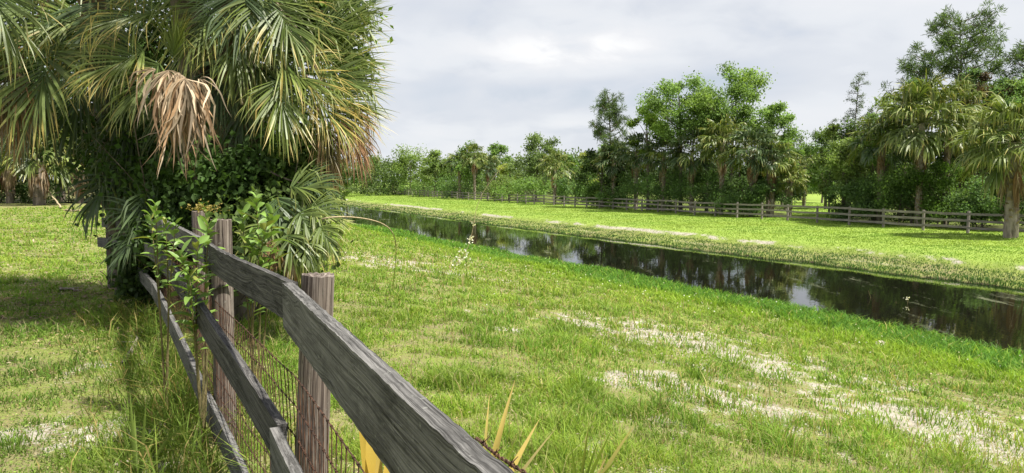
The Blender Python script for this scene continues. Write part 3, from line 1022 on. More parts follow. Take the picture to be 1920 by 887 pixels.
# --- palm nearest the canal
bA = ground_px(445, 545); bA = np.array((px(440, 500, 8.6)[0], 8.6, 0.0)); bA[2] = gz(bA[0], bA[1])
cA_ = px(445, -60, 8.6)
palmA = thing('cabbage_palm', bA, 'fan palm with a big tan dead frond hanging over the board fence', 'palm')
rngA = np.random.default_rng(101)
V, f = trunk_tube(bA - UP * .1, cA_ - UP * .2, .21, .18, rng=rngA)
mk('trunk', V, [f], M_BARK, parent=palmA, origin=bA)
g = Geo(); boots(g, bA + UP * .3, cA_ - UP * .3, .2, 60, rngA, L=.42)
g.build('leaf_bases', M_DEAD, palmA, bA)
FR_A = [  # hub px, depth, image angle, R, palette, toward, kwargs
    ((590, 55), 8.6, 8, .92, 'green', .15, dict(upv=(-.2, -.8, .6), phimax=1.1, droop=0.12, yell=.3)),
    ((600, 130), 8.2, -12, .82, 'green', .15, dict(upv=(-.1, -.8, .6), phimax=1.15, droop=0.16, yell=.4)),
    ((600, 165), 8.7, -28, .9, 'green', .0, dict(upv=(0, -.4, .9), phimax=.9, droop=0.27, yell=.4)),
    ((445, 40), 8.1, -85, .82, 'green', .35, dict(phimax=1.5, droop=0.43, yell=.25)),
    ((520, 15), 8.0, -50, .85, 'green', .35, dict(phimax=1.3, droop=0.47, yell=.5)),
    ((522, 150), 7.8, -72, .80, 'yell', .4, dict(phimax=1.25, droop=0.47, yell=.6)),
    ((530, 120), 7.9, -20, .85, 'yell', .3, dict(phimax=1.0, droop=0.39, yell=.7)),
    ((585, 175), 8.0, -38, .82, 'yell', .3, dict(phimax=1.0, droop=0.51, yell=.9)),
    ((625, 205), 8.3, -40, .72, 'brown', .2, dict(phimax=.9, droop=0.70, yell=.9)),
    ((605, 95), 8.6, -4, .80, 'green', .05, dict(upv=(-.1, -.8, .6), phimax=1.15, droop=0.09, yell=.3, nseg=56)),
    ((610, 170), 8.5, -14, .78, 'green', .1, dict(upv=(-.1, -.8, .6), phimax=1.1, droop=0.16, yell=.4, nseg=56)),
    ((615, 40), 8.8, 22, .76, 'green', .0, dict(upv=(-.1, -.8, .6), phimax=1.1, droop=0.12, yell=.3, nseg=56)),
    ((640, 225), 8.2, -55, .68, 'dead2', .2, dict(phimax=.7, droop=1.00, yell=.9, dpow=1.0)),
    ((605, 235), 8.0, -68, .70, 'brown', .3, dict(phimax=.7, droop=1.00, yell=.9, dpow=1.0)),
    ((395, 5), 8.1, -115, .85, 'green', .35, dict(phimax=1.3, droop=0.43, yell=.35)),
    ((300, 20), 7.9, -172, .90, 'yell', .4, dict(phimax=1.0, droop=0.55, yell=.6)),
    ((270, 95), 7.8, -160, .85, 'yell', .4, dict(phimax=1.25, droop=0.58, yell=.7)),
    ((325, 105), 7.9, 78, .55, 'yell', .2, dict(phimax=.7, droop=0.12, yell=.4)),
    ((300, 120), 7.8, -130, .8, 'green', .35, dict(phimax=1.2, droop=0.62, yell=.4)),
    ((530, -10), 8.4, 35, 1.1, 'green', .1, dict(phimax=1.1, droop=0.23, yell=.3)),
    ((440, -40), 8.2, 95, 1.1, 'green', .3, dict(phimax=1.3, droop=0.31, yell=.3)),
    ((350, -20), 8.2, 150, 1.1, 'green', .3, dict(phimax=1.2, droop=0.47, yell=.45)),
    ((560, 20), 9.0, 18, 1.05, 'dark', -.1, dict(phimax=1.0, droop=0.23, yell=.2)),
    ((480, 130), 8.8, -80, 1.0, 'dark', .2, dict(phimax=1.3, droop=0.62, yell=.2)),
    ((450, -25), 8.0, -88, .80, 'dark', .3, dict(phimax=1.5, droop=0.39, yell=.2)),
    ((475, 95), 8.25, -70, .75, 'green', .3, dict(phimax=1.3, droop=0.47, yell=.3)),
    ((425, 105), 8.3, -100, .80, 'dark', .3, dict(phimax=1.3, droop=0.47, yell=.2)),
    ((455, 170), 8.3, -90, .70, 'dark', .3, dict(phimax=1.3, droop=0.55, yell=.3)),
    ((490, -10), 8.05, -70, .8, 'green', .3, dict(phimax=1.4, droop=0.39, yell=.3)),
    ((400, 110), 8.8, -105, 1.1, 'dark', .2, dict(phimax=1.3, droop=0.70, yell=.2)),
    ((560, 230), 8.7, -75, .9, 'dark', .1, dict(phimax=1.1, droop=0.70, yell=.3)),
    ((350, 160), 9.0, -110, 1.0, 'dark', .1, dict(phimax=1.2, droop=0.70, yell=.2)),
]
for (hp, D_, ang, R, pal, tw, kw) in FR_A:
    near_frond(palmA, cA_ + rngA.normal(size=3) * .08, px(hp[0], hp[1], D_), ang, R, pal, tw, name='dead_frond' if pal == 'dead2' else 'frond', rng=rngA, **dict(dict(nseg=78, wid=.95), **{k_: v_ for k_, v_ in kw.items() if k_ != 'nseg'}))
for k in range(9):  # extra fronds above the frame, added so the crown casts more shade
    az = k * 2.4; el = .75 + .6 * ((k * 7) % 9) / 9
    near_frond(palmA, cA_, cA_ + np.array((math.cos(az) * math.cos(el), math.sin(az) * math.cos(el), math.sin(el))) * .8, math.degrees(math.atan2(math.sin(el - .5), math.cos(az) * math.cos(el - .5))), 1.05, 'green', -math.sin(az) * .9, (.1, -.2, .95), rng=rngA, nseg=34, phimax=1.3, droop=0.47)
# the big tan hanging frond, its blade collapsed into ribbons
for (hp, D_, ang, R, ns, pm, dr, dp) in (((316, 132), 7.5, -85, .66, 44, 1.3, 1.5, .8), ((346, 146), 7.42, -74, .74, 46, 1.3, 1.7, .7), ((330, 140), 7.6, -84, .84, 38, 1.0, 1.8, .6), ((362, 152), 7.5, -70, .70, 24, 1.0, 1.8, .7), ((335, 136), 7.46, -95, .66, 22, .9, 1.6, .8),
                                     ((292, 130), 7.5, -165, .46, 9, .7, 1.3, .9), ((372, 148), 7.45, -8, .40, 6, .5, 1.8, .9)):
    near_frond(palmA, px(hp[0] - 6, hp[1] - 22, D_ + .12), px(hp[0], hp[1], D_), ang, R, 'dead', .35, name='dead_frond', rng=rngA, petiole=False, curl=.085, nseg=ns, phimax=pm, droop=dr, dpow=dp, costa=.05, yell=1.0, wid=.030 * ns / pm, ragged=.42, jit=.24, nsec=11, vary=.6)

# --- palm further left
bB = np.array((px(245, 500, 10.6)[0], 10.6, 0.0)); bB[2] = gz(bB[0], bB[1])
cB_ = px(170, -90, 9.8)
palmB = thing('cabbage_palm', bB, 'fan palm at the left picture edge with browning fronds over the lawn', 'palm')
rngB = np.random.default_rng(202)
V, f = trunk_tube(bB - UP * .1, cB_ - UP * .2, .2, .17, rng=rngB)
mk('trunk', V, [f], M_BARK, parent=palmB, origin=bB)
g = Geo(); boots(g, bB + UP * .3, cB_ - UP * .3, .19, 60, rngB, L=.4)
g.build('leaf_bases', M_DEAD, palmB, bB)
FR_B = [
    ((95, 88), 8.6, -100, 1.15, 'green', .35, dict(phimax=1.9, droop=0.47, yell=.45)),
    ((60, 20), 8.8, 165, 1.1, 'green', .35, dict(phimax=1.2, droop=0.47, yell=.4)),
    ((150, 30), 8.9, -165, 1.15, 'yell', .35, dict(phimax=1.1, droop=0.51, yell=.6)),
    ((20, 120), 8.7, -95, .95, 'brown', .35, dict(phimax=1.1, droop=0.66, yell=.9)),
    ((-30, 60), 8.6, -130, 1.1, 'green', .3, dict(phimax=1.4, droop=0.55, yell=.5)),
    ((215, 45), 8.9, -145, 1.0, 'green', .35, dict(phimax=1.2, droop=0.58, yell=.6)),
    ((180, 5), 8.9, -75, 1.15, 'dark', .3, dict(phimax=1.4, droop=0.62, yell=.3)),
    ((160, 140), 9.4, -110, 1.05, 'dark', .2, dict(phimax=1.3, droop=0.70, yell=.3)),
    ((250, 170), 9.6, -95, 1.05, 'dark', .2, dict(phimax=1.2, droop=0.70, yell=.2)),
    ((70, 170), 9.4, -105, 1.0, 'dark', .2, dict(phimax=1.2, droop=0.70, yell=.5)),
    ((10, -10), 9.0, 150, 1.1, 'green', .2, dict(phimax=1.2, droop=0.39, yell=.4)),
    ((240, -30), 9.2, 60, 1.1, 'dark', .2, dict(phimax=1.2, droop=0.39, yell=.3)),
    ((120, -60), 9.3, 100, 1.1, 'green', .2, dict(phimax=1.2, droop=0.39, yell=.3)),
    ((30, 150), 8.9, -80, .9, 'brown', .3, dict(phimax=.8, droop=1.00, yell=1.0, dpow=1.1)),
    ((230, 230), 9.8, -100, 1.0, 'dark', .1, dict(phimax=1.2, droop=0.62, yell=.1)),
    ((-110, -40), 8.6, -170, 1.15, 'green', .2, dict(phimax=1.3, droop=0.39, yell=.3)),  # from here on, fronds past the left edge, added to widen the lawn shade
    ((-90, -120), 9.2, 170, 1.2, 'green', .0, dict(phimax=1.3, droop=0.31, yell=.3)),
    ((-150, -60), 9.8, -170, 1.2, 'green', .0, dict(phimax=1.3, droop=0.39, yell=.3)),
    ((-100, 0), 10.4, -160, 1.15, 'green', -.2, dict(phimax=1.3, droop=0.39, yell=.3)),
    ((-60, -160), 10.6, 140, 1.2, 'green', -.3, dict(phimax=1.4, droop=0.39, yell=.3)),
    ((40, -180), 9.0, 120, 1.2, 'green', .3, dict(phimax=1.4, droop=0.39, yell=.3)),
    ((-20, -40), 8.2, -60, 1.1, 'green', .3, dict(phimax=1.3, droop=0.47, yell=.4)),
]
for (hp, D_, ang, R, pal, tw, kw) in FR_B:
    near_frond(palmB, cB_ + rngB.normal(size=3) * .08, px(hp[0], hp[1], D_), ang, R, pal, tw, rng=rngB, nseg=76, wid=.95, **kw)


for k in range(14):  # upper fronds out of view, added to broaden this palm's shadow
    az = k * 2.4; el = .75 + .6 * ((k * 5) % 14) / 14
    near_frond(palmB, cB_, cB_ + np.array((math.cos(az) * math.cos(el), math.sin(az) * math.cos(el), math.sin(el))) * .8, math.degrees(math.atan2(math.sin(el - .5), math.cos(az) * math.cos(el - .5))), 1.1, 'green', -math.sin(az) * .9, (.1, -.2, .95), rng=rngB, nseg=34, phimax=1.3, droop=0.47)

# --- added taller palm in the clump; its unseen crown shades the left lawn
bC = np.array((px(395, 500, 8.9)[0], 8.9, 0.0)); bC[2] = gz(bC[0], bC[1])
cC_ = bC + np.array((.0, -1.5, 6.3))
shade_palm = thing('cabbage_palm', bC, 'tall palm added among the vines, its unseen crown shading the left lawn', 'palm')
rngC = np.random.default_rng(303)
V, f = tube(bez(bC - UP * .1, bC + UP * 3.2 + np.array((0, .1, 0)), cC_, 14), np.linspace(.19, .15, 14), 12)
mk('trunk', V, [f], M_BARK, parent=shade_palm, origin=bC)
for k in range(17):
    az = k * 2.4; el = .0 + 1.1 * ((k * 7) % 17) / 17
    near_frond(shade_palm, cC_, cC_ + np.array((math.cos(az) * math.cos(el), math.sin(az) * math.cos(el), math.sin(el))) * .9, math.degrees(math.atan2(math.sin(el - .5), math.cos(az) * math.cos(el - .5))), 1.15, 'green', -math.sin(az) * .9, (.1, -.2, .95), rng=rngC, nseg=34, phimax=1.4, droop=.6)

# --- low palmettos
def palmetto(base, label, specs, seed, pal_default='green', name='saw_palmetto'):
    base = np.asarray(base, float)
    t = thing(name, base, label, 'palmetto')
    rng = np.random.default_rng(seed)
    g = Geo()
    V, f = tube(bez(base - UP * .05, base + UP * .1, base + UP * .22, 4), [.07, .06, .04, .03], 7)
    mk('stem', V, [f], M_PALMBARK, parent=t, origin=base)
    for (hp, D_, ang, R, pal, tw, kw) in specs:
        near_frond(t, base + UP * .2, px(hp[0], hp[1], D_), ang, R, pal, tw, rng=rng, name='dead_frond' if pal in ('dead', 'dead2') else 'frond', **kw)
    return t


p = px(560, 510, 7.3); p[2] = gz(p[0], p[1])
palmetto(p, 'grey-green palmetto fans drooping at the foot of the palms, canal side', [
    ((545, 350), 7.5, 10, .50, 'green', .1, dict(phimax=1.1, droop=.35, yell=.2, nseg=36)),
    ((570, 335), 7.7, -15, .45, 'dark', .1, dict(phimax=1.1, droop=.4, yell=.2, nseg=36)),
    ((585, 385), 7.2, -18, .42, 'green', .2, dict(phimax=1.2, droop=.5, yell=.3, nseg=36)),
    ((560, 400), 7.1, -45, .46, 'green', .3, dict(phimax=1.2, droop=.6, yell=.3, nseg=36)),
    ((600, 425), 7.0, -50, .38, 'yell', .3, dict(phimax=1.1, droop=.7, yell=.5, nseg=32)),
    ((540, 440), 6.9, -70, .40, 'green', .35, dict(phimax=1.2, droop=.7, yell=.35, nseg=34)),
    ((500, 420), 7.1, -110, .45, 'green', .3, dict(phimax=1.2, droop=.7, yell=.2, nseg=34)),
    ((575, 455), 6.9, -68, .34, 'green', .3, dict(phimax=1.1, droop=.8, yell=.4, nseg=30)),
    ((520, 370), 7.4, -75, .50, 'dark', .25, dict(phimax=1.2, droop=.7, yell=.15, nseg=36)),
    ((510, 450), 6.9, -95, .36, 'dead2', .3, dict(phimax=.8, droop=1.2, yell=.4, nseg=26, dpow=.9)),
    ((545, 470), 6.9, -85, .28, 'dead', .3, dict(phimax=.8, droop=1.2, yell=.4, nseg=22, dpow=.9)),
], 301)
p = px(262, 500, 8.9); p[2] = gz(p[0], p[1])
palmetto(p, 'dark spiky palmetto frond pushed against the lawn side of the board fence', [
    ((275, 360), 8.4, -100, .75, 'dark', .25, dict(phimax=1.0, droop=.3, yell=.05, nseg=26, wid=.7, upv=(.9, -.3, .2))),
    ((262, 430), 8.3, -130, .55, 'dark', .25, dict(phimax=1.0, droop=.6, yell=.1, nseg=26)),
    ((290, 400), 8.5, 160, .6, 'dark', .2, dict(phimax=1.2, droop=.5, yell=.1, nseg=30, wid=.7)),
    ((200, 330), 9.6, -120, .8, 'dark', .1, dict(phimax=1.2, droop=.7, yell=.1, nseg=34)),
    ((235, 280), 9.6, -80, .9, 'dark', .1, dict(phimax=1.3, droop=.8, yell=.1, nseg=34)),
], 302)
def strap_plant(base, blades_, label, cat, name, mat=M_GRASS):
    """clump of long strap leaves: tip px, depth, width, colours"""
    base = np.asarray(base, float)
    t = thing(name, base, label, cat)
    for (tx, ty, D_, w, c0, c1, sag) in blades_:
        tip = px(tx, ty, D_)
        b0 = base + np.array((random.uniform(-.03, .03), random.uniform(-.03, .03), 0))
        mid = b0 * .5 + tip * .5 + UP * sag
        P = bez(b0, mid, tip, 9)
        T = nrmz(np.gradient(P, axis=0)); S = nrmz(np.cross(T, np.array((random.uniform(-.3, .3), 1., .15))))
        tt = np.linspace(0, 1, 9)
        wv = w * np.where(tt < .35, .6 + .4 * tt / .35, np.clip(1 - ((tt - .35) / .65) ** 1.3, .02, 1))
        nn = np.cross(S, T)
        V = np.stack([P - S * wv[:, None], P - nn * wv[:, None] * .35, P + S * wv[:, None]], 1)
        b = np.arange(8)[:, None] * 3
        f = np.concatenate([b + np.array([[0, 1, 4, 3]]), b + np.array([[1, 2, 5, 4]])])
        c = np.array(c0)[None] * (1 - tt[:, None]) + np.array(c1)[None] * tt[:, None]
        mk('leaf', V.reshape(-1, 3), [f], mat, np.repeat(c, 3, 0), t, base, True)
    return t


TAN, TANY, GRN, DGR = (.50, .36, .15), (.60, .48, .28), (.15, .21, .04), (.10, .15, .03)
p = ground_px(712, 1010)
strap_plant(p, [(664, 690, 2.35, .030, (.42, .30, .07), (.56, .42, .14), .03), (692, 725, 2.3, .034, (.46, .33, .08), (.60, .46, .18), .02), (736, 790, 2.25, .028, (.42, .30, .07), (.55, .42, .16), .02), (712, 800, 2.2, .026, (.4, .28, .1), (.5, .38, .16), .01)],
            'yellow dry blades seen through the wire under the nearest board', 'palmetto', 'dry_palmetto')
p = ground_px(905, 985)
strap_plant(p, [(966, 712, 2.6, .019, (.42, .33, .06), TANY, .05), (918, 738, 2.75, .011, (.30, .32, .06), TANY, .04), (1012, 785, 2.4, .018, (.46, .34, .07), TANY, .02),
                (975, 810, 2.6, .009, GRN, GRN, .02), (1045, 800, 2.7, .010, (.30, .24, .14), (.46, .40, .28), .03)],
            'tan and yellow dry palm blades standing up behind the nearest board', 'palmetto', 'dry_palmetto')
p = ground_px(1085, 960)
strap_plant(p, [(1105, 790, 3.2, .010, DGR, (.22, .26, .06), .02), (1195, 790, 3.2, .012, (.24, .25, .08), (.42, .38, .2), .04), (1150, 800, 3.1, .010, DGR, GRN, .02),
                (1070, 830, 3.0, .011, DGR, GRN, .02), (1140, 850, 3.0, .011, (.3, .24, .12), (.42, .34, .2), .03), (1030, 870, 3.0, .013, (.28, .2, .12), (.4, .32, .2), .0), (1170, 845, 3.2, .010, DGR, GRN, .02), (1125, 815, 3.3, .008, DGR, GRN, .03)],
            'green strap-leaved clump at the bottom edge right of the dry blades', 'grass clump', 'grass_clump')
p = ground_px(262, 905)
strap_plant(p, [(243, 728, 3.9, .014, DGR, (.26, .36, .09), .05), (275, 745, 3.9, .013, DGR, GRN, .04), (225, 800, 4.0, .009, DGR, GRN, .06), (345, 805, 3.9, .009, DGR, (.2, .27, .06), .12),
                (310, 800, 4.0, .008, DGR, GRN, .10), (252, 770, 4.1, .012, DGR, GRN, .05), (205, 850, 3.8, .009, DGR, GRN, .07)],
            'pale green strap-leaved weed on the lawn beside the board fence', 'weed', 'strap_leaf_weed')


# --- leafy shrubs growing through the fence
def sprig_shrub(base, stems, label, seed, leafL=.14, leafW=.034, flower=None):
    base = np.asarray(base, float)
    t = thing('leafy_shrub', base, label, 'shrub')
    rng = np.random.default_rng(seed)
    gs, gl = Geo(), Geo()
    for (tx, ty, D_, nl, t0) in stems:
        tip = px(tx, ty, D_)
        mid = base * .45 + tip * .55 + np.array((rng.normal() * .06, rng.normal() * .05, .12))
        P = bez(base, mid, tip, 14)
        V, f = tube(P, np.linspace(.008, .0025, 14), 5)
        gs.add(V, f)
        for i in range(nl):
            u = t0 + (1 - t0) * (i / (nl - 1)) ** .8
            k = min(u * 13, 12.99); j = int(k); p_ = P[j] + (P[j + 1] - P[j]) * (k - j)
            ax = nrmz(P[j + 1] - P[j])
            az = i * 2.4 + rng.normal() * .3
            o = nrmz(np.array((math.cos(az), math.sin(az), 0)))
            L = leafL * (.65 + .6 * rng.random()) * (1 - .35 * (u > .93))
            d0 = nrmz(o * .85 + ax * (.55 + .8 * (u > .9)) + rng.normal(size=3) * .12)
            tt = np.linspace(0, 1, 6)
            bend = -(.10 + .5 * rng.random()) * L
            Q = p_ + d0[None] * (tt * L)[:, None] + UP[None] * (bend * tt ** 2)[:, None]
            s_ = nrmz(np.cross(d0, UP + rng.normal(size=3) * .3)); nn = np.cross(s_, d0)
            wv = leafW * (.8 + .4 * rng.random()) * np.sin(np.pi * np.clip(tt * .93 + .05, 0, 1)) ** .8
            V = np.stack([Q - s_ * wv[:, None] * .5 + nn * wv[:, None] * .18, Q, Q + s_ * wv[:, None] * .5 + nn * wv[:, None] * .18], 1)
            b = np.arange(5)[:, None] * 3
            f = np.concatenate([b + np.array([[0, 1, 4, 3]]), b + np.array([[1, 2, 5, 4]])])
            cc = np.array((.17, .28, .06)) * (1 - .35 * (1 - u)) * (.75 + .5 * rng.random())
            if rng.random() < .12: cc = np.array((.24, .27, .06))
            gl.add(V.reshape(-1, 3), f, col=cc)
    gs.build('stem', M_STEM, t, base)
    gl.build('foliage', M_PALM, t, base, True)
    if flower:
        for (fx, fy, D_) in flower:
            gf = Geo()
            c0 = px(fx, fy, D_)
            n_ = 60
            C = c0 + rng.normal(size=(n_, 3)) * np.array((.045, .03, .014))
            V, f, c = leaves(C, rng.normal(size=(n_, 3)), rng.normal(size=(n_, 3)), .016, .012, (.34, .27, .09), .5, rng)
            gf.add(V, f, col=c)
            gf.build('flower_head', M_LEAF, t, base)
    return t


p = px(372, 560, 4.25); p[2] = gz(p[0], p[1])
sprig_shrub(p, [(372, 452, 4.1, 26, .45), (340, 475, 4.1, 22, .5), (392, 420, 4.3, 22, .5), (355, 515, 4.05, 18, .5), (385, 395, 4.5, 16, .6)],
            'bright leafy shrub with a yellow flower head poking through the fence by the second post', 401, flower=[(376, 388, 4.45), (392, 392, 4.5)])
p = px(305, 590, 5.0); p[2] = gz(p[0], p[1])
sprig_shrub(p, [(292, 385, 4.9, 26, .55), (310, 415, 4.9, 22, .55), (282, 405, 5.0, 18, .6), (330, 420, 4.8, 14, .65)],
            'leafy shrub sprig rising highest over the fence, left of the flower head', 402)
p = px(475, 560, 4.9); p[2] = gz(p[0], p[1])
sprig_shrub(p, [(480, 370, 4.8, 26, .5), (500, 425, 4.7, 22, .5), (455, 400, 4.9, 22, .5), (510, 400, 4.8, 18, .6), (470, 460, 4.8, 18, .5)],
            'broad-leaved bright shrub standing right of the second fence post', 403, .165, .042)

# --- vine thicket wrapped round the palm trunks
vb = np.array((px(400, 500, 8.9)[0], 8.9, 0.0)); vb[2] = gz(vb[0], vb[1])
vine = thing('vine_thicket', vb, 'dark tangle of leafy vines round the palm trunks behind the fence', 'vines')
rv = np.random.default_rng(55)
gl, gs = Geo(), Geo()
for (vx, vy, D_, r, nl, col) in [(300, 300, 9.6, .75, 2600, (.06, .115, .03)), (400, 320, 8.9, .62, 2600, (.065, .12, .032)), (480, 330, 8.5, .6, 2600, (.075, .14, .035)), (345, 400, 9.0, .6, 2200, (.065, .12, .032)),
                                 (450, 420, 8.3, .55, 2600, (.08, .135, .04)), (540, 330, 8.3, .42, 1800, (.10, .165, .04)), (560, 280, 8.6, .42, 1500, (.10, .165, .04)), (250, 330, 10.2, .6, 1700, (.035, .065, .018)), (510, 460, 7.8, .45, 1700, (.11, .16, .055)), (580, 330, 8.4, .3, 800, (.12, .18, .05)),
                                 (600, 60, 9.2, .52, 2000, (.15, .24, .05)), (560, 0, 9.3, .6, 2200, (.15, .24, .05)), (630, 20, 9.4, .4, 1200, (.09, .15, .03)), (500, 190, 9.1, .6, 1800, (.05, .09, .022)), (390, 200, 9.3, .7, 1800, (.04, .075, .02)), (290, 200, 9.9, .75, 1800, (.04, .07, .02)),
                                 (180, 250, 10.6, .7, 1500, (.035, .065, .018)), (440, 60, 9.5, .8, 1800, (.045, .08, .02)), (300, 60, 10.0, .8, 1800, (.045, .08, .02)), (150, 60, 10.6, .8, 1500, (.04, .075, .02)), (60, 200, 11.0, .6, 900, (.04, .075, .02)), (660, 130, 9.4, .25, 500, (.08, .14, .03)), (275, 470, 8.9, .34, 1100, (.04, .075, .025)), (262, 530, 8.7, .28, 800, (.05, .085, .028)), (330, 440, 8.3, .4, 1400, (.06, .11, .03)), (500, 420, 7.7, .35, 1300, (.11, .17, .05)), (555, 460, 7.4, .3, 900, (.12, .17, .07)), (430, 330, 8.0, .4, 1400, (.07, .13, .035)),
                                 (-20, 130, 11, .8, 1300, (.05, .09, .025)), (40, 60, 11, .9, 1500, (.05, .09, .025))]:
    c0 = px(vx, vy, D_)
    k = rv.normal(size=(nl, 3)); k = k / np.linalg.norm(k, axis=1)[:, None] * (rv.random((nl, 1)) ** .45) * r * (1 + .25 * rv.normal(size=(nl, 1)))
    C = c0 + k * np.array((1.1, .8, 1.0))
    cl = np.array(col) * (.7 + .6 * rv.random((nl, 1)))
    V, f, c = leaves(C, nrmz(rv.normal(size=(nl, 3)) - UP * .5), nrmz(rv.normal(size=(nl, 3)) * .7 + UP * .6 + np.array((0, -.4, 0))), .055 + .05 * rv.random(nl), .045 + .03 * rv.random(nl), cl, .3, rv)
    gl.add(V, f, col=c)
    for q in range(4 if 260 < vx < 600 and vy > 250 else 0):
        e = c0 + rv.normal(size=3) * r * .7
        s0 = vb + np.array((rv.normal() * .3, rv.normal() * .25, 0))
        V, f = tube(bez(s0, (s0 + e) / 2 + rv.normal(size=3) * .4, e, 9), np.linspace(.014, .004, 9), 5)
        gs.add(V, f)
V, f = tube(bez(px(430, 270, 8.2), px(530, 350, 7.9), px(590, 345, 7.8), 9), np.linspace(.014, .006, 9), 5); gs.add(V, f)
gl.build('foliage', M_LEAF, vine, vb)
gs.build('stem', M_BARK, vine, vb)


# ------------------------------------------------------------------ trees
def clump_leaves(g, centres, radii, counts, leaf, cols, rng, flat=.75, jit=.3, aspect=.6, dens=.5, hang=0.0):
    for c0, r, nl, col in zip(centres, radii, counts, cols):
        k = rng.normal(size=(nl, 3)); k = k / np.linalg.norm(k, axis=1)[:, None] * (rng.random((nl, 1)) ** dens) * r * (1 + .22 * rng.normal(size=(nl, 1)))
        C = c0 + k * np.array((1, 1, flat))
        up = nrmz(k / r * .7 + UP * .8 + rng.normal(size=(nl, 3)) * .55)
        L = leaf * (.6 + .8 * rng.random(nl))
        V, f, c = leaves(C, nrmz(rng.normal(size=(nl, 3)) - UP * hang), up, L, L * aspect, col, jit, rng)
        g.add(V, f, col=c)


def place(root, loc, rz=0, s=1.0):
    root.location = Vector([float(v) for v in loc]); root.rotation_euler = (0, 0, rz)
    root.scale = (s, s, s) if not isinstance(s, tuple) else s
    return root


def copy_thing(root, label, loc, rz, s, group=None):
    r = root.copy(); COL.objects.link(r)
    for ch in root.children:
        c = ch.copy(); COL.objects.link(c); c.parent = r
        for g in ch.children:
            q = g.copy(); COL.objects.link(q); q.parent = c
    r['label'] = label
    if group: r['group'] = group
    return place(r, loc, rz, s)


def broad_tree(name, label, cat, H, base, rx, nclump, leaf, col, seed, nl=260, rz_=None, trunk_r=.16, top_bias=.5, clump_r=.34, limb=True, col2=None, lean=(0, 0), group=None, hang=.0, bark=M_BARK, dens=.5, multi=1):
    rng = np.random.default_rng(seed)
    t = thing(name, (0, 0, 0), label, cat, group)
    rz_ = rz_ or (H - base) / 2
    cc = np.array((lean[0], lean[1], base + rz_))
    cs = []
    while len(cs) < nclump:
        q = rng.uniform(-1, 1, 3)
        m_ = np.linalg.norm(q)
        if m_ < 1 and m_ > .35 * rng.random() and (q[2] > -1 + top_bias * rng.random()):
            # an uneven envelope: bulges and bites by direction
            az = math.atan2(q[1], q[0])
            e = 1 + .25 * math.sin(az * 2 + seed) + .18 * math.sin(az * 3 + q[2] * 3 + seed * 2)
            cs.append(cc + q * np.array((rx * e, rx * e, rz_)))
    cs = np.array(cs)
    radii = rx * clump_r * (.55 + .8 * rng.random(nclump))
    cols = []
    for i in range(nclump):
        c = np.array(col) * (.72 + .56 * rng.random())
        if col2 is not None and rng.random() < .35: c = np.array(col2) * (.8 + .4 * rng.random())
        cols.append(c)
    g = Geo()
    nl, leaf = nl * 1.5, leaf * .85
    clump_leaves(g, cs, radii, (nl * (.6 + .8 * rng.random(nclump))).astype(int), leaf, cols, rng, hang=hang, dens=dens)
    gt = Geo()
    for mI in range(multi):
        foot = np.array((rng.normal() * .25 * (multi > 1), rng.normal() * .25 * (multi > 1), -.2))
        mid_ = np.array((lean[0] * .4 + rng.normal() * .2 * rx * .3 + (rng.normal() * rx * .3 if multi > 1 else 0), lean[1] * .4, base + rz_ * .3))
        topp = cc + np.array((rng.normal() * rx * .15, rng.normal() * rx * .1, rz_ * .75))
        P = bez(foot, mid_, topp, 14)
        V, f = tube(P, np.linspace(trunk_r * 1.15, trunk_r * .2, 14) / (1 if multi == 1 else 1.4), 8)
        gt.add(V, f)
        if limb:
            for i in range(mI, nclump, multi):
                if rng.random() < .8:
                    k = int(np.clip(rng.uniform(.35, .9) * 13, 2, 12))
                    s0 = P[k]
                    if cs[i][2] < s0[2]: s0 = P[max(2, k - 4)]
                    V, f = tube(bez(s0, (s0 * .5 + cs[i] * .5) + UP * rng.normal() * .3, cs[i], 6), np.linspace(trunk_r * .33, trunk_r * .06, 6), 5)
                    gt.add(V, f)
    gt.build('trunk', bark, t)
    g.build('crown', M_LEAF, t)
    return t


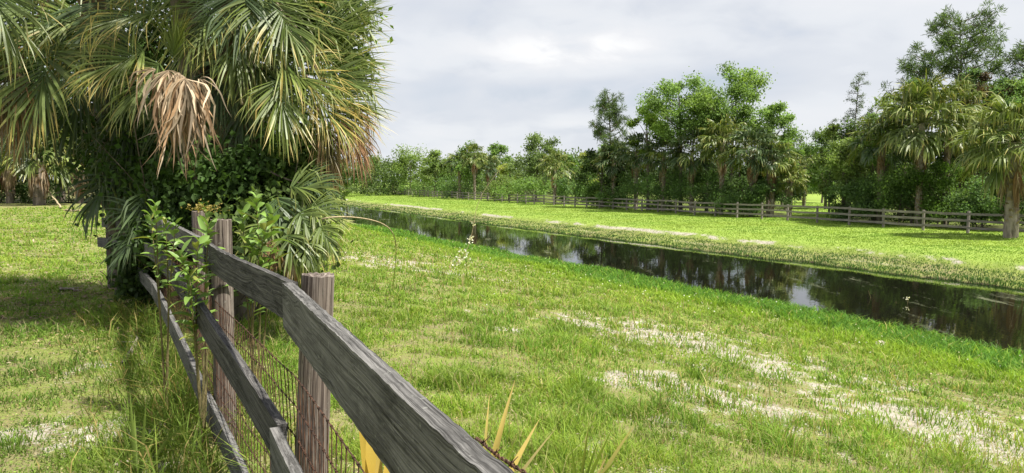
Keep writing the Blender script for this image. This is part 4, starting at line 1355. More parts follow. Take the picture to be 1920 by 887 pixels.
def pine_tree(label, H, base, rx, nb, seed, col=(.085, .13, .05), tuft_r=.55, needle=.42, trunk_r=.17, dead=0, group=None):
    rng = np.random.default_rng(seed)
    t = thing('pine_tree', (0, 0, 0), label, 'pine', group)
    gt, g = Geo(), Geo()
    P = bez((0, 0, -.2), (rng.normal() * .4, 0, H * .5), (rng.normal() * .5, rng.normal() * .3, H * .97), 18)
    V, f = tube(P, np.linspace(trunk_r, trunk_r * .15, 18), 8); gt.add(V, f)
    for i in range(nb):
        u = base / H + (1 - base / H) * (i / nb) ** .85
        k = min(u * 17, 16.9); j = int(k); p0 = P[j] + (P[j + 1] - P[j]) * (k - j)
        az = i * 2.4 + rng.normal() * .5
        rel = (u - base / H) / (1 - base / H)
        L = rx * (1.05 - .75 * rel ** 1.5) * (.55 + .55 * rng.random())
        o = np.array((math.cos(az), math.sin(az), 0))
        e = p0 + o * L + UP * L * (.15 + .5 * rng.random())
        B = bez(p0, p0 + o * L * .5 + UP * L * .02, e, 7)
        V, f = tube(B, np.linspace(.055, .015, 7), 5); gt.add(V, f)
        nt_ = max(2, int(2 + L * 1.2))
        for q in range(nt_):
            w = .45 + .55 * rng.random()
            kk = min(w * 6, 5.9); jj = int(kk)
            c0 = B[jj] + (B[jj + 1] - B[jj]) * (kk - jj) + rng.normal(size=3) * .35 * np.array((1, 1, .6))
            V, f = tube([B[jj], c0], [.016, .008], 4); gt.add(V, f)
            nn = 48
            d = rng.normal(size=(nn, 3)); d = nrmz(d + nrmz(c0 - p0) * .5 + UP * .35)
            C = c0 + d * .05 + rng.normal(size=(nn, 3)) * tuft_r * .18
            L_ = needle * (.7 + .6 * rng.random(nn))
            cl = np.array(col) * (.75 + .6 * rng.random())
            V, f, c = leaves(C, d, rng.normal(size=(nn, 3)), L_, .055, cl, .3, rng, mid=.6)
            g.add(V, f, col=c)
    gt.build('trunk', M_BARK, t)
    g.build('crown', M_LEAF, t)
    return t


def feather_tree(label, H, seed, col=(.075, .115, .035), rx=1.3, nb=34, base=.3, trunk_r=.10, name='cypress_tree', cat='cypress', wisp=90, leaf=.13):
    rng = np.random.default_rng(seed)
    t = thing(name, (0, 0, 0), label, cat)
    gt, g = Geo(), Geo()
    P = bez((0, 0, -.2), (rng.normal() * .15, 0, H * .5), (rng.normal() * .2, 0, H), 16)
    V, f = tube(P, np.linspace(trunk_r, trunk_r * .12, 16), 7); gt.add(V, f)
    for i in range(nb):
        u = base + (1 - base) * (i / nb)
        k = min(u * 15, 14.9); j = int(k); p0 = P[j] + (P[j + 1] - P[j]) * (k - j)
        az = i * 2.4 + rng.normal() * .5
        L = rx * (1.1 - .8 * (u - base) / (1 - base)) * (.4 + .8 * rng.random())
        o = np.array((math.cos(az), math.sin(az), 0))
        B = bez(p0, p0 + o * L * .5 + UP * L * .2, p0 + o * L + UP * L * .12, 6)
        V, f = tube(B, np.linspace(.03, .008, 6), 4); gt.add(V, f)
        nn = int(wisp * (.5 + L / rx))
        w = rng.random(nn) ** .7
        C = p0 + (B[-1] - p0) * w[:, None] + UP * (L * .15 * np.sin(np.pi * w))[:, None] + rng.normal(size=(nn, 3)) * .10
        V, f, c = leaves(C, nrmz(rng.normal(size=(nn, 3)) + o), UP + rng.normal(size=(nn, 3)) * .4, leaf * (.6 + .8 * rng.random(nn)), leaf * .4, np.array(col) * (.7 + .6 * rng.random()), .3, rng)
        g.add(V, f, col=c)
    gt.build('trunk', M_BARK, t)
    g.build('crown', M_LEAF, t)
    return t


def far_palm(label, H, R, nf, seed, pal='green', ndead=6, lean=(0, 0), nseg=22, trunk_r=.17, boot=True, bark=None, group=None, wid=1.0, yell=.25):
    """palm seen from afar: trunk with leaf bases, green crown, hanging dead fronds"""
    rng = np.random.default_rng(seed)
    t = thing('cabbage_palm', (0, 0, 0), label, 'palm', group)
    top = np.array((lean[0], lean[1], H))
    P = bez((0, 0, -.2), (lean[0] * .2, lean[1] * .2, H * .6), top, 10)
    V, f = tube(P, np.linspace(trunk_r * 1.15, trunk_r * .9, 10), 10)
    V = V + (rng.random(V.shape) - .5) * .05
    mk('trunk', V, [f], bark or M_PALMBARK, parent=t)
    if boot:
        g = Geo(); boots(g, P[1], P[8], trunk_r, int(H * 12), rng, (.26, .20, .15), .32)
        g.build('leaf_bases', M_DEAD, t)
    g = Geo(); gd = Geo()
    for i in range(nf + ndead):
        dead = i >= nf
        az = i * 2.39996 + rng.normal() * .15
        u = i / nf
        el = 1.45 - 2.0 * min(u, 1) ** .95 + rng.normal() * .12
        if dead: el = -1.15 - .3 * rng.random()
        o = np.array((math.cos(az), math.sin(az), 0))
        d0 = o * math.cos(el) + UP * math.sin(el)
        Lp = R * (.42 + .16 * rng.random()) * (.75 if dead else 1)
        hub = top + d0 * Lp - UP * Lp * .10
        Pp = bez(top, top + d0 * Lp * .55 + UP * .05, hub, 4)
        V, f = tube(Pp, [.03, .02, .018, .015], 4)
        e2 = el - .25 - .3 * rng.random()
        d1 = o * math.cos(e2) + UP * math.sin(e2)
        upv = nrmz(np.cross(np.cross(d1, UP), d1) + 1e-4)
        pc = PAL['dead2' if dead else ('yell' if rng.random() < yell else pal)]
        if dead and rng.random() < .65: pc = PAL['dead']
        tgt = gd if dead else g
        tgt.add(V, f, col=np.array((.13, .15, .04)) if not dead else np.array((.24, .16, .1)))
        V, f, c = fan(hub, d1, upv, R * (.55 + .1 * rng.random()) * (1.0 if dead else 1), nseg, .55 if dead else 1.35, .25, 1.1 if dead else .55 + .35 * rng.random(), .3, *[tuple(np.array(q)) for q in pc], .3 if not dead else .5, 4, rng, 1.25 * wid, dpow=.9 if dead else 1.6)
        tgt.add(V, f, col=c)
    g.build('crown', M_PALM, t)
    if ndead:
        gd.build('dead_fronds', M_DEAD, t)
    return t


def fence_dist(x):
    k = (x - 960) / F_PX + .4514
    if k < .05: return 1e9
    D_ = 60.0
    for _ in range(8):
        D_ = 1.097 * FN(D_ * (.9114 - .4114 * (x - 960) / F_PX)) / k
    return D_


def at(x, D, dz=-.05, margin=3.0):
    # trees stand beyond the rail fence
    if 680 < x < 1890 or x > 1900:
        D = max(D, fence_dist(x) + margin)
    return _at(x, D, dz)


def _at(x, D, dz=-.05):
    """ground point at photo column x and distance D"""
    X = (x - 960) / F_PX * D
    return np.array((X, D, float(gz(X, D)) + dz))


def top_h(y, D, z0):
    return CAM_Z + (HOR - y) / F_PX * D - z0


# ---- right-hand group behind the rail fence
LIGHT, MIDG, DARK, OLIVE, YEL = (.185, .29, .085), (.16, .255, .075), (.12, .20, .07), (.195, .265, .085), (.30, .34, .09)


def put(fn, x, D, ytop, label, *a_, rz=0, **k):
    p = at(x, D); D = p[1]
    H = top_h(ytop, D, p[2])
    t = fn(label, H, *a_, **k)
    return place(t, p, rz)


def B(x, D, ytop, ybase, wpx, label, col, seed, nclump=26, leaf=.22, name='leafy_tree', cat='tree', rz=0, **k):
    p = at(x, D, margin=2.0 + (wpx / 2 / F_PX * max(D, 45) * .8 if name == 'shrub' else 1.2)); D = p[1]
    H = top_h(ytop, D, p[2]); b = .1 if name == 'shrub' else max(.1, top_h(ybase, D, p[2]))
    t = broad_tree(name, label, cat, H, b, wpx / 2 / F_PX * D * .98, nclump, leaf, col, seed, **k)
    return place(t, p, rz)


# tall light-green trees of the middle grove
B(1370, 68, 128, 265, 150, 'tallest light green leafy tree rising above the row of dark palms', LIGHT, 1, 40, .24, col2=(.21, .31, .08), nl=250)
B(1275, 69, 152, 275, 130, 'light green leafy tree left of the tallest one above the palms', LIGHT, 2, 34, .24, col2=(.20, .30, .08), nl=240)
B(1325, 70, 168, 290, 120, 'light green leafy tree filling between the two tallest light trees', LIGHT, 6, 34, .22, nl=240, col2=(.2, .29, .08))
B(1215, 70, 195, 300, 70, 'smaller yellow-green leafy tree between the pine and the light grove', (.14, .21, .03), 3, 20, .24, nl=230)
B(1440, 66, 198, 300, 80, 'light green leafy tree at the right end of the palm row', LIGHT, 4, 22, .22, nl=240)
put(pine_tree, 1150, 82, 178, 'dark pine with open top left of the light green grove', 5.5, 3.0, 34, 5, tuft_r=.6, needle=.5)
# row of dark palms with brown skirts
for i, (x_, D_, yc, Rr, lab) in enumerate([
        (1150, 70, 300, 2.5, 'dark fan palm at the left end of the palm row behind the fence'),
        (1192, 66, 285, 2.4, 'dark fan palm second from the left end of the palm row'),
        (1243, 64, 290, 2.5, 'dark fan palm in the left half of the row under the light trees'),
        (1296, 63, 285, 2.6, 'dark shaggy fan palm in the middle of the palm row'),
        (1352, 60, 268, 2.6, 'tall fan palm with pale silvery fronds and visible trunk in the palm row'),
        (1408, 61, 282, 2.5, 'fan palm with a thick skirt of brown dead fronds in the palm row'),
        (1447, 60, 300, 2.1, 'smaller fan palm with tan dead fronds near the right end of the row'),
        (1480, 60, 335, 1.6, 'low yellowing fan palm at the right end of the palm row')]):
    p = at(x_, D_)
    place(far_palm(lab, top_h(yc, p[1], p[2]), Rr, 30, 500 + i, 'dark' if i not in (4, 7) else ('green' if i == 4 else 'yell'), 12 if i > 2 else 5, nseg=22, yell=.12 if i < 6 else .4), p)
# understorey under the palms
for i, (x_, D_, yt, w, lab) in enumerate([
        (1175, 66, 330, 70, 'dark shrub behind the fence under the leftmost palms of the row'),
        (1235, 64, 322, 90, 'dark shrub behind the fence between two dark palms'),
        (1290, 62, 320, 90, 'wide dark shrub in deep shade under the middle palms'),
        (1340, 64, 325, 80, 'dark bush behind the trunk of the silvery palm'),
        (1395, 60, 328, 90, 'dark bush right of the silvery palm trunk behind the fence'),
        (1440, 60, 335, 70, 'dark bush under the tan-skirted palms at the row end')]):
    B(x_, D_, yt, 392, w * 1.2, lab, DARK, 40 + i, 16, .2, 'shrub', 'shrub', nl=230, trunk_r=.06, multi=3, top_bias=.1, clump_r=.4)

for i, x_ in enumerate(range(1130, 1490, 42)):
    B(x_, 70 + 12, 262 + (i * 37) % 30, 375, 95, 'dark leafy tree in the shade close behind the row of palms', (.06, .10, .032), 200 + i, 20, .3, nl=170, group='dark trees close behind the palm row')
for i, x_ in enumerate(range(1585, 1990, 50)):
    B(x_, 60, 215 + (i * 53) % 40, 370, 120, 'leafy tree in the back row of the right grove', (.085, .14, .04), 220 + i, 24, .24, nl=200, group='trees in the back row of the right grove', col2=OLIVE)
B(1548, 76, 238, 372, 90, 'mid green tree closing the gap on the side of the right grove', MIDG, 240, 24, .26, nl=230)
B(1472, 74, 245, 372, 70, 'mid green tree closing the gap beside the palm row', MIDG, 241, 20, .26, nl=230)
B(1905, 53, 140, 330, 110, 'mid green tree filling in behind the pale-trunked palm', MIDG, 242, 30, .22, nl=250, col2=OLIVE)
B(1845, 56, 165, 330, 110, 'olive tree between the tallest pine and the right edge', OLIVE, 243, 28, .22, nl=250)
# gap with a small palm and trees beyond
p = at(1507, 84); place(far_palm('small bright fan palm standing alone in the gap right of the palm row', top_h(312, p[1], p[2]), 2.3, 26, 611, 'green', 4), p)
B(1500, 110, 250, 345, 110, 'pale tree far behind the small palm in the gap', (.11, .17, .045), 61, 24, .34, nl=200)
B(1540, 95, 300, 380, 60, 'dark bush at the far side of the gap right of the small palm', DARK, 62, 12, .28, 'shrub', 'shrub', nl=200)
put(feather_tree, 1592, 60, 140, 'slender feathery cypress rising alone between the two groves', 63, rx=1.7, nb=40, base=.42, wisp=95)
put(feather_tree, 1630, 62, 205, 'shorter feathery cypress half sunk in the right grove', 64, rx=1.9, nb=30, base=.4, wisp=110)
put(feather_tree, 1555, 64, 225, 'small feathery cypress at the left edge of the right grove', 65, rx=1.5, nb=24, base=.35, wisp=95)
# right grove
B(1640, 53, 215, 370, 130, 'rounded olive green tree at the left of the right grove', OLIVE, 66, 34, .2, nl=260, col2=LIGHT)
B(1580, 54, 250, 385, 80, 'olive bushy tree beside the feathery cypress stem', OLIVE, 67, 22, .2, nl=240)
B(1690, 55, 150, 330, 130, 'tall mid green tree behind the big fan palm of the right grove', MIDG, 68, 34, .22, nl=250, col2=OLIVE)
put(pine_tree, 1800, 58, 28, 'tallest pine with tufted open crown at upper right', 7.0, 5.0, 54, 70, tuft_r=.65, needle=.45, col=(.09, .14, .05))
put(pine_tree, 1912, 56, 80, 'second pine at the right picture edge behind the palm', 6.0, 3.6, 36, 71, tuft_r=.6, needle=.45, col=(.09, .14, .05))
put(pine_tree, 1725, 62, 85, 'thinner pine left of the tallest pine with drooping sprays', 7.5, 2.4, 26, 72, tuft_r=.55, needle=.42, col=(.09, .14, .055))
B(1825, 54, 135, 260, 90, 'dead brown vine-hung tree under the tallest pine', (.10, .075, .045), 73, 20, .2, nl=170, col2=DARK)
B(1870, 52, 170, 330, 120, 'dark leafy tree between the two right-hand fan palms', DARK, 74, 28, .2, nl=250)
p = at(1722, 47.5); place(far_palm('big glossy fan palm in the middle of the right grove', top_h(232, p[1], p[2]), 3.3, 34, 620, 'green', 4, nseg=28, yell=.12), p)
p = at(1772, 49); place(far_palm('darker fan palm tucked behind the big glossy one', top_h(215, p[1], p[2]), 2.8, 28, 621, 'green', 3, nseg=26, yell=.1), p)
p = at(1650, 50); place(far_palm('half hidden fan palm in the olive foliage of the right grove', top_h(265, p[1], p[2]), 2.4, 24, 622, 'dark', 3, nseg=24), p)
p = at(1897, 38.2); place(far_palm('fan palm with a pale rough trunk standing in front of the rail fence', top_h(268, p[1], p[2]), 3.0, 40, 623, 'green', 12, nseg=30, trunk_r=.30, yell=.4), p)
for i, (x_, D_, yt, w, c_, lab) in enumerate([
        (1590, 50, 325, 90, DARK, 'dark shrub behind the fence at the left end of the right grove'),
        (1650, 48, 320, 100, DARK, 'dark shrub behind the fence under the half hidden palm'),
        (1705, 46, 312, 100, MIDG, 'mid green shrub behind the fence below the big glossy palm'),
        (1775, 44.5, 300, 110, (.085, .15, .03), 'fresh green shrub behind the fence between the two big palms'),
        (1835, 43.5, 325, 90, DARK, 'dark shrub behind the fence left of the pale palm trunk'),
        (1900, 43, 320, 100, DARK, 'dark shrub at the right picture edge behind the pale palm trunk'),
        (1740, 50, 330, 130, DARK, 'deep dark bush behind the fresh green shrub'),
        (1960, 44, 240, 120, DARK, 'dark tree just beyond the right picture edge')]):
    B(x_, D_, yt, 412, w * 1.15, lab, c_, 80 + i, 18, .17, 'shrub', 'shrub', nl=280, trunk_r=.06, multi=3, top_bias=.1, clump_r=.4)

# ---- middle distance, seen over the canal
p = at(1040, 93); place(far_palm('single fan palm with a clear pale trunk by the fence left of the groves', top_h(315, p[1], p[2]), 2.5, 28, 630, 'green', 6, nseg=20), p)
B(1005, 112, 257, 350, 105, 'pale rounded tree behind the single fan palm', (.17, .24, .09), 90, 26, .36, nl=190)
B(1055, 118, 280, 365, 70, 'mid green tree right behind the single fan palm', MIDG, 91, 18, .36, nl=190)
B(1105, 108, 285, 372, 60, 'yellow-green tree left of the palm row', YEL, 92, 18, .34, nl=190, col2=MIDG)
B(1125, 100, 270, 350, 50, 'light green tree half behind the left end of the palm row', LIGHT, 93, 16, .3, nl=190)
B(955, 112, 305, 368, 50, 'yellowish small tree left of the single fan palm', YEL, 94, 14, .34, nl=170)
B(930, 135, 268, 355, 60, 'dark distant tree behind the yellowish small tree', MIDG, 95, 14, .42, nl=170)
for i, (x_, D_, yc, pal) in enumerate([(862, 112, 305, 'dark'), (890, 116, 295, 'green'), (915, 120, 312, 'dark')]):
    p = at(x_, D_)
    place(far_palm(['left palm of the dark trio far along the fence', 'middle and tallest palm of the dark trio far along the fence', 'right palm of the dark trio far along the fence'][i], top_h(yc, p[1], p[2]), 2.5, 24, 640 + i, pal, 7, nseg=18), p)
B(890, 125, 272, 350, 80, 'rounded tree rising behind the dark trio of palms', MIDG, 96, 18, .4, nl=180)
for i, (x_, D_, yt, w, c_, lab) in enumerate([
        (770, 128, 276, 70, (.19, .27, .08), 'feathery pale tree nearest the left palm fronds'),
        (815, 130, 284, 60, (.18, .25, .08), 'feathery pale tree left of the dark palm trio'),
        (735, 135, 290, 60, MIDG, 'mid green tree far off just right of the near palm fronds'),
        (695, 140, 296, 60, MIDG, 'distant tree half hidden by the brown drooping fronds'),
        (650, 145, 300, 70, DARK, 'dark distant tree behind the near palm fronds'),
        (840, 150, 292, 60, MIDG, 'small distant tree behind the pale feathery trees')]):
    B(x_, D_, yt, 345, w * 1.2, lab, c_, 100 + i, 20, .42, nl=150, trunk_r=.13)
for i, (x_, D_, yt, w, lab) in enumerate([
        (690, 125, 332, 80, 'dark bush far along the fence below the drooping fronds'), (745, 118, 330, 80, 'dark bush far along the fence below the feathery trees'), (800, 114, 330, 70, 'dark bush left of the dark palm trio'),
        (870, 106, 328, 110, 'wide dark bush under the dark palm trio'), (940, 100, 332, 60, 'dark bush under the yellowish small tree'), (990, 98, 330, 80, 'dark bush left of the single palm trunk'),
        (1075, 94, 325, 80, 'dark bush right of the single palm trunk'), (1120, 84, 330, 60, 'dark bush below the yellow-green tree')]):
    B(x_, D_, yt, 388, w * 1.2, lab, (OLIVE, DARK, MIDG, DARK, OLIVE, MIDG, DARK, MIDG)[i], 120 + i, 14, .3, 'shrub', 'shrub', nl=170, trunk_r=.06, multi=3, top_bias=.1, clump_r=.4)

# far wood behind everything, one mass
rw = np.random.default_rng(77)
g = Geo()
for k in range(330):
    x_ = rw.uniform(560, 2150); D_ = rw.uniform(150, 185)
    hgt = CAM_Z + (HOR - (322 + 14 * rw.random() - 22 * fbm(np.array(x_ * .012), np.array(0.), 91, 3))) / F_PX * D_
    X = (x_ - 960) / F_PX * D_
    for q in range(3):
        z = -1 + (hgt + 1.5) * (.15 + .42 * q)
        nl = 60
        C = np.array((X, D_, z)) + rw.normal(size=(nl, 3)) * np.array((1.6, 1.2, 1.0))
        V, f, c = leaves(C, rw.normal(size=(nl, 3)), nrmz(UP + rw.normal(size=(nl, 3)) * .6), .65 * (.6 + .8 * rw.random(nl)), .4, np.array((.12, .17, .065)) * (.6 + .8 * rw.random()), .3, rw)
        g.add(V, f, col=c)
tag(g.build('far_woods', M_LEAF), 'hazy band of distant woodland closing the view beyond the canal', 'woods', None, 'stuff')

# ---- woods at the far side of the left lawn
for i, (x_, D_, yc, Rr, lab, tr) in enumerate([
        (75, 50, 285, 2.9, 'fan palm with a stout pale trunk at the far edge of the left lawn', .34),
        (20, 54, 280, 2.9, 'fan palm left of the stout trunk at the lawn edge', .24), (150, 54, 285, 2.9, 'dark fan palm right of the stout trunk across the lawn', .22),
        (215, 56, 285, 2.9, 'dark fan palm across the lawn beside the vine thicket', .22), (118, 60, 235, 2.6, 'taller fan palm behind the stout-trunked one across the lawn', .2)]):
    p = at(x_, D_)
    place(far_palm(lab, top_h(yc, p[1], p[2]), Rr, 28, 700 + i, 'dark' if i % 2 else 'green', 22, nseg=22, trunk_r=tr, bark=M_BARK), p)
for i, (x_, D_, yt, yb, w, c_, lab) in enumerate([
        (-20, 60, 40, 345, 220, MIDG, 'tall green tree at the far left corner behind the lawn palms'), (110, 64, 0, 340, 220, DARK, 'tall dark tree behind the stout-trunked lawn palm'),
        (240, 62, 20, 345, 200, MIDG, 'tall green tree behind the dark lawn palms'), (350, 66, 60, 345, 200, DARK, 'tall dark tree seen through the vine thicket')]):
    B(x_, D_, yt, yb, w, lab, c_, 140 + i, 46, .26, nl=230)
for i, (x_, D_, yt, w, lab) in enumerate([
        (-10, 55, 225, 120, 'dark shrub at the far left end of the lawn'), (45, 57, 235, 110, 'dark shrub left of the stout palm trunk on the lawn edge'), (130, 56, 250, 110, 'dark shrub right of the stout palm trunk on the lawn edge'),
        (190, 57, 240, 120, 'dark shrub in the shade across the lawn'), (260, 58, 300, 140, 'dark shrub across the lawn partly behind the palmetto'), (340, 60, 300, 160, 'dark shrub across the lawn hidden behind the vine thicket')]):
    B(x_, D_, yt, 386, w * 1.15, lab, DARK, 160 + i, 18, .2, 'shrub', 'shrub', nl=230, trunk_r=.06, multi=3, top_bias=.1, clump_r=.4)

# ------------------------------------------------------------------ tall weeds
# grass growing up along the fence line
n_ = 9000
s = RNG.uniform(0.6, total + 1.5, n_)
off = RNG.normal(size=n_) * .22
off = np.where(RNG.random(n_) < .65, -np.abs(off) * 1.6 - .06, np.abs(off) * .8 + .05)
bx_, by_ = np.interp(s, fs, fp[:, 0]), np.interp(s, fs, fp[:, 1])
x, y = bx_ + NX[0] * off, by_ + NX[1] * off
kp = fbm(x * 2.2, y * 2.2, 95, 2) > .36
x, y, off = x[kp], y[kp], off[kp]
P = np.stack([x, y, gz(x, y) - .01], -1)
H = (.16 + .42 * RNG.random(len(x)) ** 1.6) * np.exp(-np.abs(off) * .9)
rr = RNG.random((len(x), 1))
base = np.where(rr < .68, np.array((.135, .21, .035)), np.where(rr < .86, np.array((.20, .26, .05)), np.array((.36, .29, .12)))) * (.75 + .5 * RNG.random((len(x), 1)))
grass_obj('tall_grass', P, H, .0055 + .004 * RNG.random(len(x)), .35 + .75 * RNG.random(len(x)), base * .8, base * 1.15, label='tall grass growing up along both sides of the board fence', cat='grass')


def stalk(name, label, cat, pts, r0, col_mat, flowers=None, seed=1, parts=True, lean_leaves=0):
    rng = np.random.default_rng(seed)
    pts = np.asarray(pts, float)
    t = thing(name, pts[0], label, cat)
    sss = np.linspace(0, 1, len(pts)); uu = np.linspace(0, 1, 26)
    C = np.stack([np.polyval(np.polyfit(sss, pts[:, k], min(4, len(pts) - 1)), uu) for k in range(3)], -1)
    V, f = tube(C, np.linspace(r0, r0 * .45, 26), 5)
    mk('stem', V, [f], col_mat, parent=t, origin=pts[0])
    if flowers:
        for (u, n_, sp, sz) in flowers:
            g = Geo()
            k = int(u * 25)
            c0 = C[k] + rng.normal(size=3) * sp * .3
            V, f, c = leaves(c0 + rng.normal(size=(n_, 3)) * sp, rng.normal(size=(n_, 3)), rng.normal(size=(n_, 3)), sz, sz * .7, (.75, .74, .68), .12, rng)
            g.add(V, f, col=c)
            g.build('flower_head', M_LEAF, t, pts[0])
    return t


M_DRY = bark_mat('dry_stem', (.28, .22, .13), (.46, .38, .24), 20)
# arching dry stem from the palm foot
e = ground_px(737, 545)
stalk('dry_weed', 'thin dry weed stem arching out of the palm foot to the ground', 'weed', [px(600, 412, 7.1), px(660, 409, 7.3), px(710, 414, 7.6), px(740, 445, 8.0), px(741, 490, 8.6), e], .008, M_DRY)
# white-flowered weed on the near bank
b = ground_px(850, 500); Dw = b[1]
stalk('flowering_weed', 'tall bent weed with white flower clusters standing before the canal', 'weed',
      [b, px(873, 470, Dw), px(886, 440, Dw), px(890, 400, Dw), px(905, 365, Dw), px(945, 310, Dw)], .010, M_DRY,
      [(.05, 14, .09, .08), (.10, 16, .10, .08), (.15, 18, .10, .08), (.2, 12, .08, .08), (.30, 5, .04, .07), (.38, 12, .05, .08), (.5, 4, .03, .07)], 5)
for (x0, y0, x1, y1, lab, fl) in [(1640, 600, 1628, 545, 'leftmost bare reed stalk at the near water edge', None), (1660, 608, 1652, 566, 'short leaning reed stalk at the near water edge', None),
                                  (1672, 612, 1680, 565, 'middle reed stalk at the near water edge', None), (1690, 612, 1703, 558, 'rightmost reed stalk tipped with a white flower by the water', [(.98, 14, .03, .05)])]:
    b = ground_px(x0, y0 + 6); D_ = b[1]
    stalk('reed_stalk', lab, 'reed', [b, px((x0 + x1) / 2 + 2, (y0 + y1) / 2, D_), px(x1, y1, D_)], .016, M_STEM, fl, x0)

# sprinkled small white blossoms along the bank grass
x, y, D = polar(1000, 5, 40, -15, 41)
n, a = na(x, y)
kp = ((n > 9.8) & (n < 15.3)) | ((n < 12) & (RNG.random(len(x)) < .06))
x, y, D = x[kp], y[kp], D[kp]
g = Geo()
C = np.stack([x, y, gz(x, y) + .10 + .14 * RNG.random(len(x))], -1)
V, f, c = leaves(C, RNG.normal(size=(len(x), 3)), RNG.normal(size=(len(x), 3)) + UP, .0016 * D + .008, .0014 * D + .007, (.72, .72, .66), .1)
tag(mk('wild_flowers', V, [f], M_GRASS, c), 'tiny white blossoms scattered in the bank grass', 'flowers', None, 'stuff')


# ------------------------------------------------------------------ litter on the lawn
def branch(name, label, cat, pts, r, twigs, seed, mat=M_DRY):
    rng = np.random.default_rng(seed)
    g = Geo()
    pts = np.asarray(pts, float)
    P = bez(pts[0], pts[1], pts[2], 12) + rng.normal(size=(12, 3)) * r * .35
    V, f = tube(P, np.linspace(r, r * .4, 12), 7); g.add(V, f)
    for k in range(twigs):
        j = rng.integers(2, 11); e = P[j] + nrmz(P[j] - P[j - 1]) * .12 + rng.normal(size=3) * np.array((.1, .1, .03)) * (r / .02)
        V, f = tube([P[j], e], [r * .4, r * .15], 5); g.add(V, f)
    o = pts.mean(0)
    ob = g.build(name, mat, origin=tuple(o), smooth=True)
    return tag(ob, label, cat)


M_GREYWOOD = bark_mat('grey_deadwood', (.16, .13, .11), (.36, .31, .27), 14)


def gp(x, y, dz=.015):
    p = ground_px(x, y); p[2] = gz(p[0], p[1]) + dz
    return p


branch('fallen_branch', 'grey forked dead branch lying on the lawn near the fence', 'branch', [gp(232, 690, .03), gp(255, 655, .05), gp(268, 622, .03)], .022, 5, 1, M_GREYWOOD)
branch('fallen_branch', 'small grey stick lying in the shade on the lawn', 'branch', [gp(112, 548, .03), gp(130, 545, .05), gp(148, 550, .03)], .02, 3, 2, M_GREYWOOD)
branch('fallen_branch', 'thin stick on the lawn right of the shaded grey one', 'branch', [gp(165, 598, .02), gp(190, 600, .03), gp(215, 603, .02)], .008, 2, 3)
branch('fallen_branch', 'curved dry stick by the bottom left of the lawn', 'branch', [gp(215, 880, .02), gp(240, 868, .03), gp(270, 880, .02)], .010, 2, 4, M_GREYWOOD)
branch('fallen_branch', 'pale pole leaning at the foot of the far lawn palm', 'branch', [gp(115, 392, .05), at(100, 51, .6), at(88, 50.5, 1.2)], .06, 1, 5)
branch('fallen_branch', 'long pale stick lying flat across the far lawn', 'branch', [gp(120, 396, .05), gp(150, 398, .08), gp(182, 400, .05)], .05, 1, 6)

# bark chips: dry palm litter under the clump
n_ = 1500
x0, y0 = px(300, 500, 9.3)[:2]
x = x0 - .6 + RNG.normal(size=n_) * 1.3; y = y0 + .6 + RNG.normal(size=n_) * 1.5
kp = na(x, y)[0] < .2
x, y = x[kp], y[kp]
C = np.stack([x, y, gz(x, y) + .02 + .02 * RNG.random(len(x))], -1)
dd = RNG.normal(size=(len(x), 3)) * np.array((1, 1, .12))
V, f, c = leaves(C, dd, UP + RNG.normal(size=(len(x), 3)) * .2, .08 + .16 * RNG.random(len(x)), .012 + .02 * RNG.random(len(x)), np.array((.24, .18, .12)), .5)
tag(mk('leaf_litter', V, [f], M_DEAD, c), 'dry brown leaf litter in the palm shade on the lawn', 'litter', None, 'stuff')


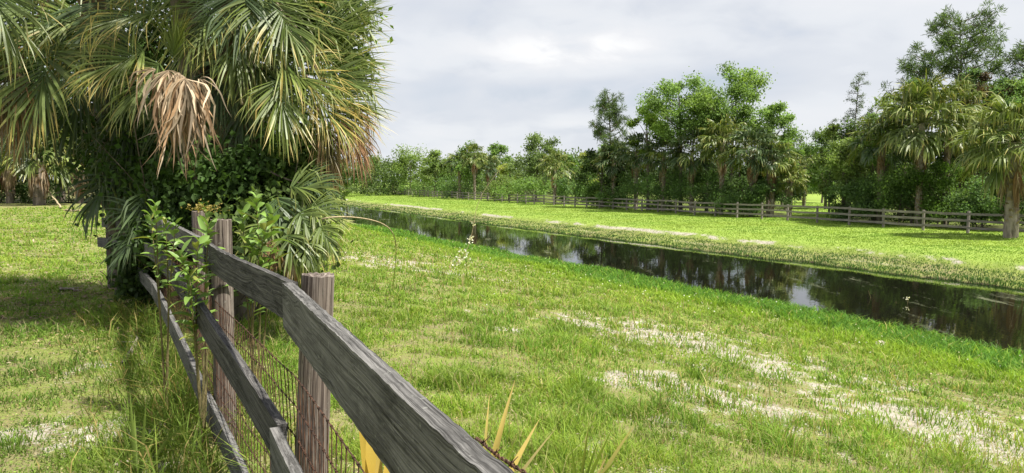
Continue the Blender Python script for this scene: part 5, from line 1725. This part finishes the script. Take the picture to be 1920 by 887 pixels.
# dry flecks: straw, bark crumbs and bits of leaf over the near bank and the lawn
x, y, D = polar(42000, 1.6, 24)
n, a = na(x, y)
kp = (n < 11) & (RNG.random(len(x)) < .25 + .75 * np.clip((fbm(x * 1.1, y * 1.1, 97, 4) - .4) * 4, 0, 1))
x, y, D = x[kp], y[kp], D[kp]
C = np.stack([x, y, gz(x, y) + .012 + .03 * RNG.random(len(x))], -1)
dd = RNG.normal(size=(len(x), 3)) * np.array((1, 1, .25))
pick = RNG.random((len(x), 1))
fc = np.where(pick < .45, np.array((.42, .36, .26)), np.where(pick < .75, np.array((.20, .14, .085)), np.array((.34, .26, .13))))
L_ = np.maximum(.022, .0042 * D) * (.5 + RNG.random(len(x)))
V, f, c = leaves(C, dd, UP + RNG.normal(size=(len(x), 3)) * .4, L_, L_ * .3, fc, .35)
tag(mk('dry_litter', V, [f], M_DEAD, c), 'dry straw and crumbs of bark scattered through the short grass', 'litter', None, 'stuff')


def rock(name, label, cat, p, s, seed, mat):
    rng = np.random.default_rng(seed)
    import bmesh
    bm = bmesh.new()
    bmesh.ops.create_icosphere(bm, subdivisions=3, radius=1)
    for v in bm.verts:
        q = v.co
        k = 1 + .35 * (float(vnoise(q.x * 1.7 + seed, q.y * 1.7 + q.z * 1.3, seed)) - .5) * 2 + .12 * (float(vnoise(q.x * 5, q.y * 5 + q.z * 4, seed + 1)) - .5)
        v.co = Vector((q.x * s[0] * k, q.y * s[1] * k, q.z * s[2] * k))
    me = bpy.data.meshes.new(name); bm.to_mesh(me); bm.free()
    me.materials.append(mat)
    o = bpy.data.objects.new(name, me); COL.objects.link(o)
    o.location = Vector([float(v) for v in p])
    return tag(o, label, cat)


M_STONE = bark_mat('pale_stone', (.28, .24, .20), (.52, .47, .40), 5)
rock('rock', 'pale lump of limestone in the near bank grass by the water', 'rock', gp(1648, 652, .05), (.13, .09, .07), 3, M_STONE)
rock('rock', 'small pale stone half buried at the lawn bottom left', 'rock', gp(165, 825, .0), (.06, .05, .025), 4, M_STONE)

# ------------------------------------------------------------------ groups of like things
GROUPS = {'shrub': 'dark shrubs of the understorey', 'palm': 'fan palms', 'tree': 'leafy trees beyond the fences', 'pine': 'tall pines', 'cypress': 'feathery cypresses', 'reed': 'reed stalks at the water edge', 'branch': 'dead branches on the lawn'}
for o in scene.objects:
    if o.parent is None and o.get('category') in GROUPS and not o.get('group'):
        o['group'] = 'leafy shrubs at the board fence' if o.name.startswith('leafy_shrub') else GROUPS[o['category']]
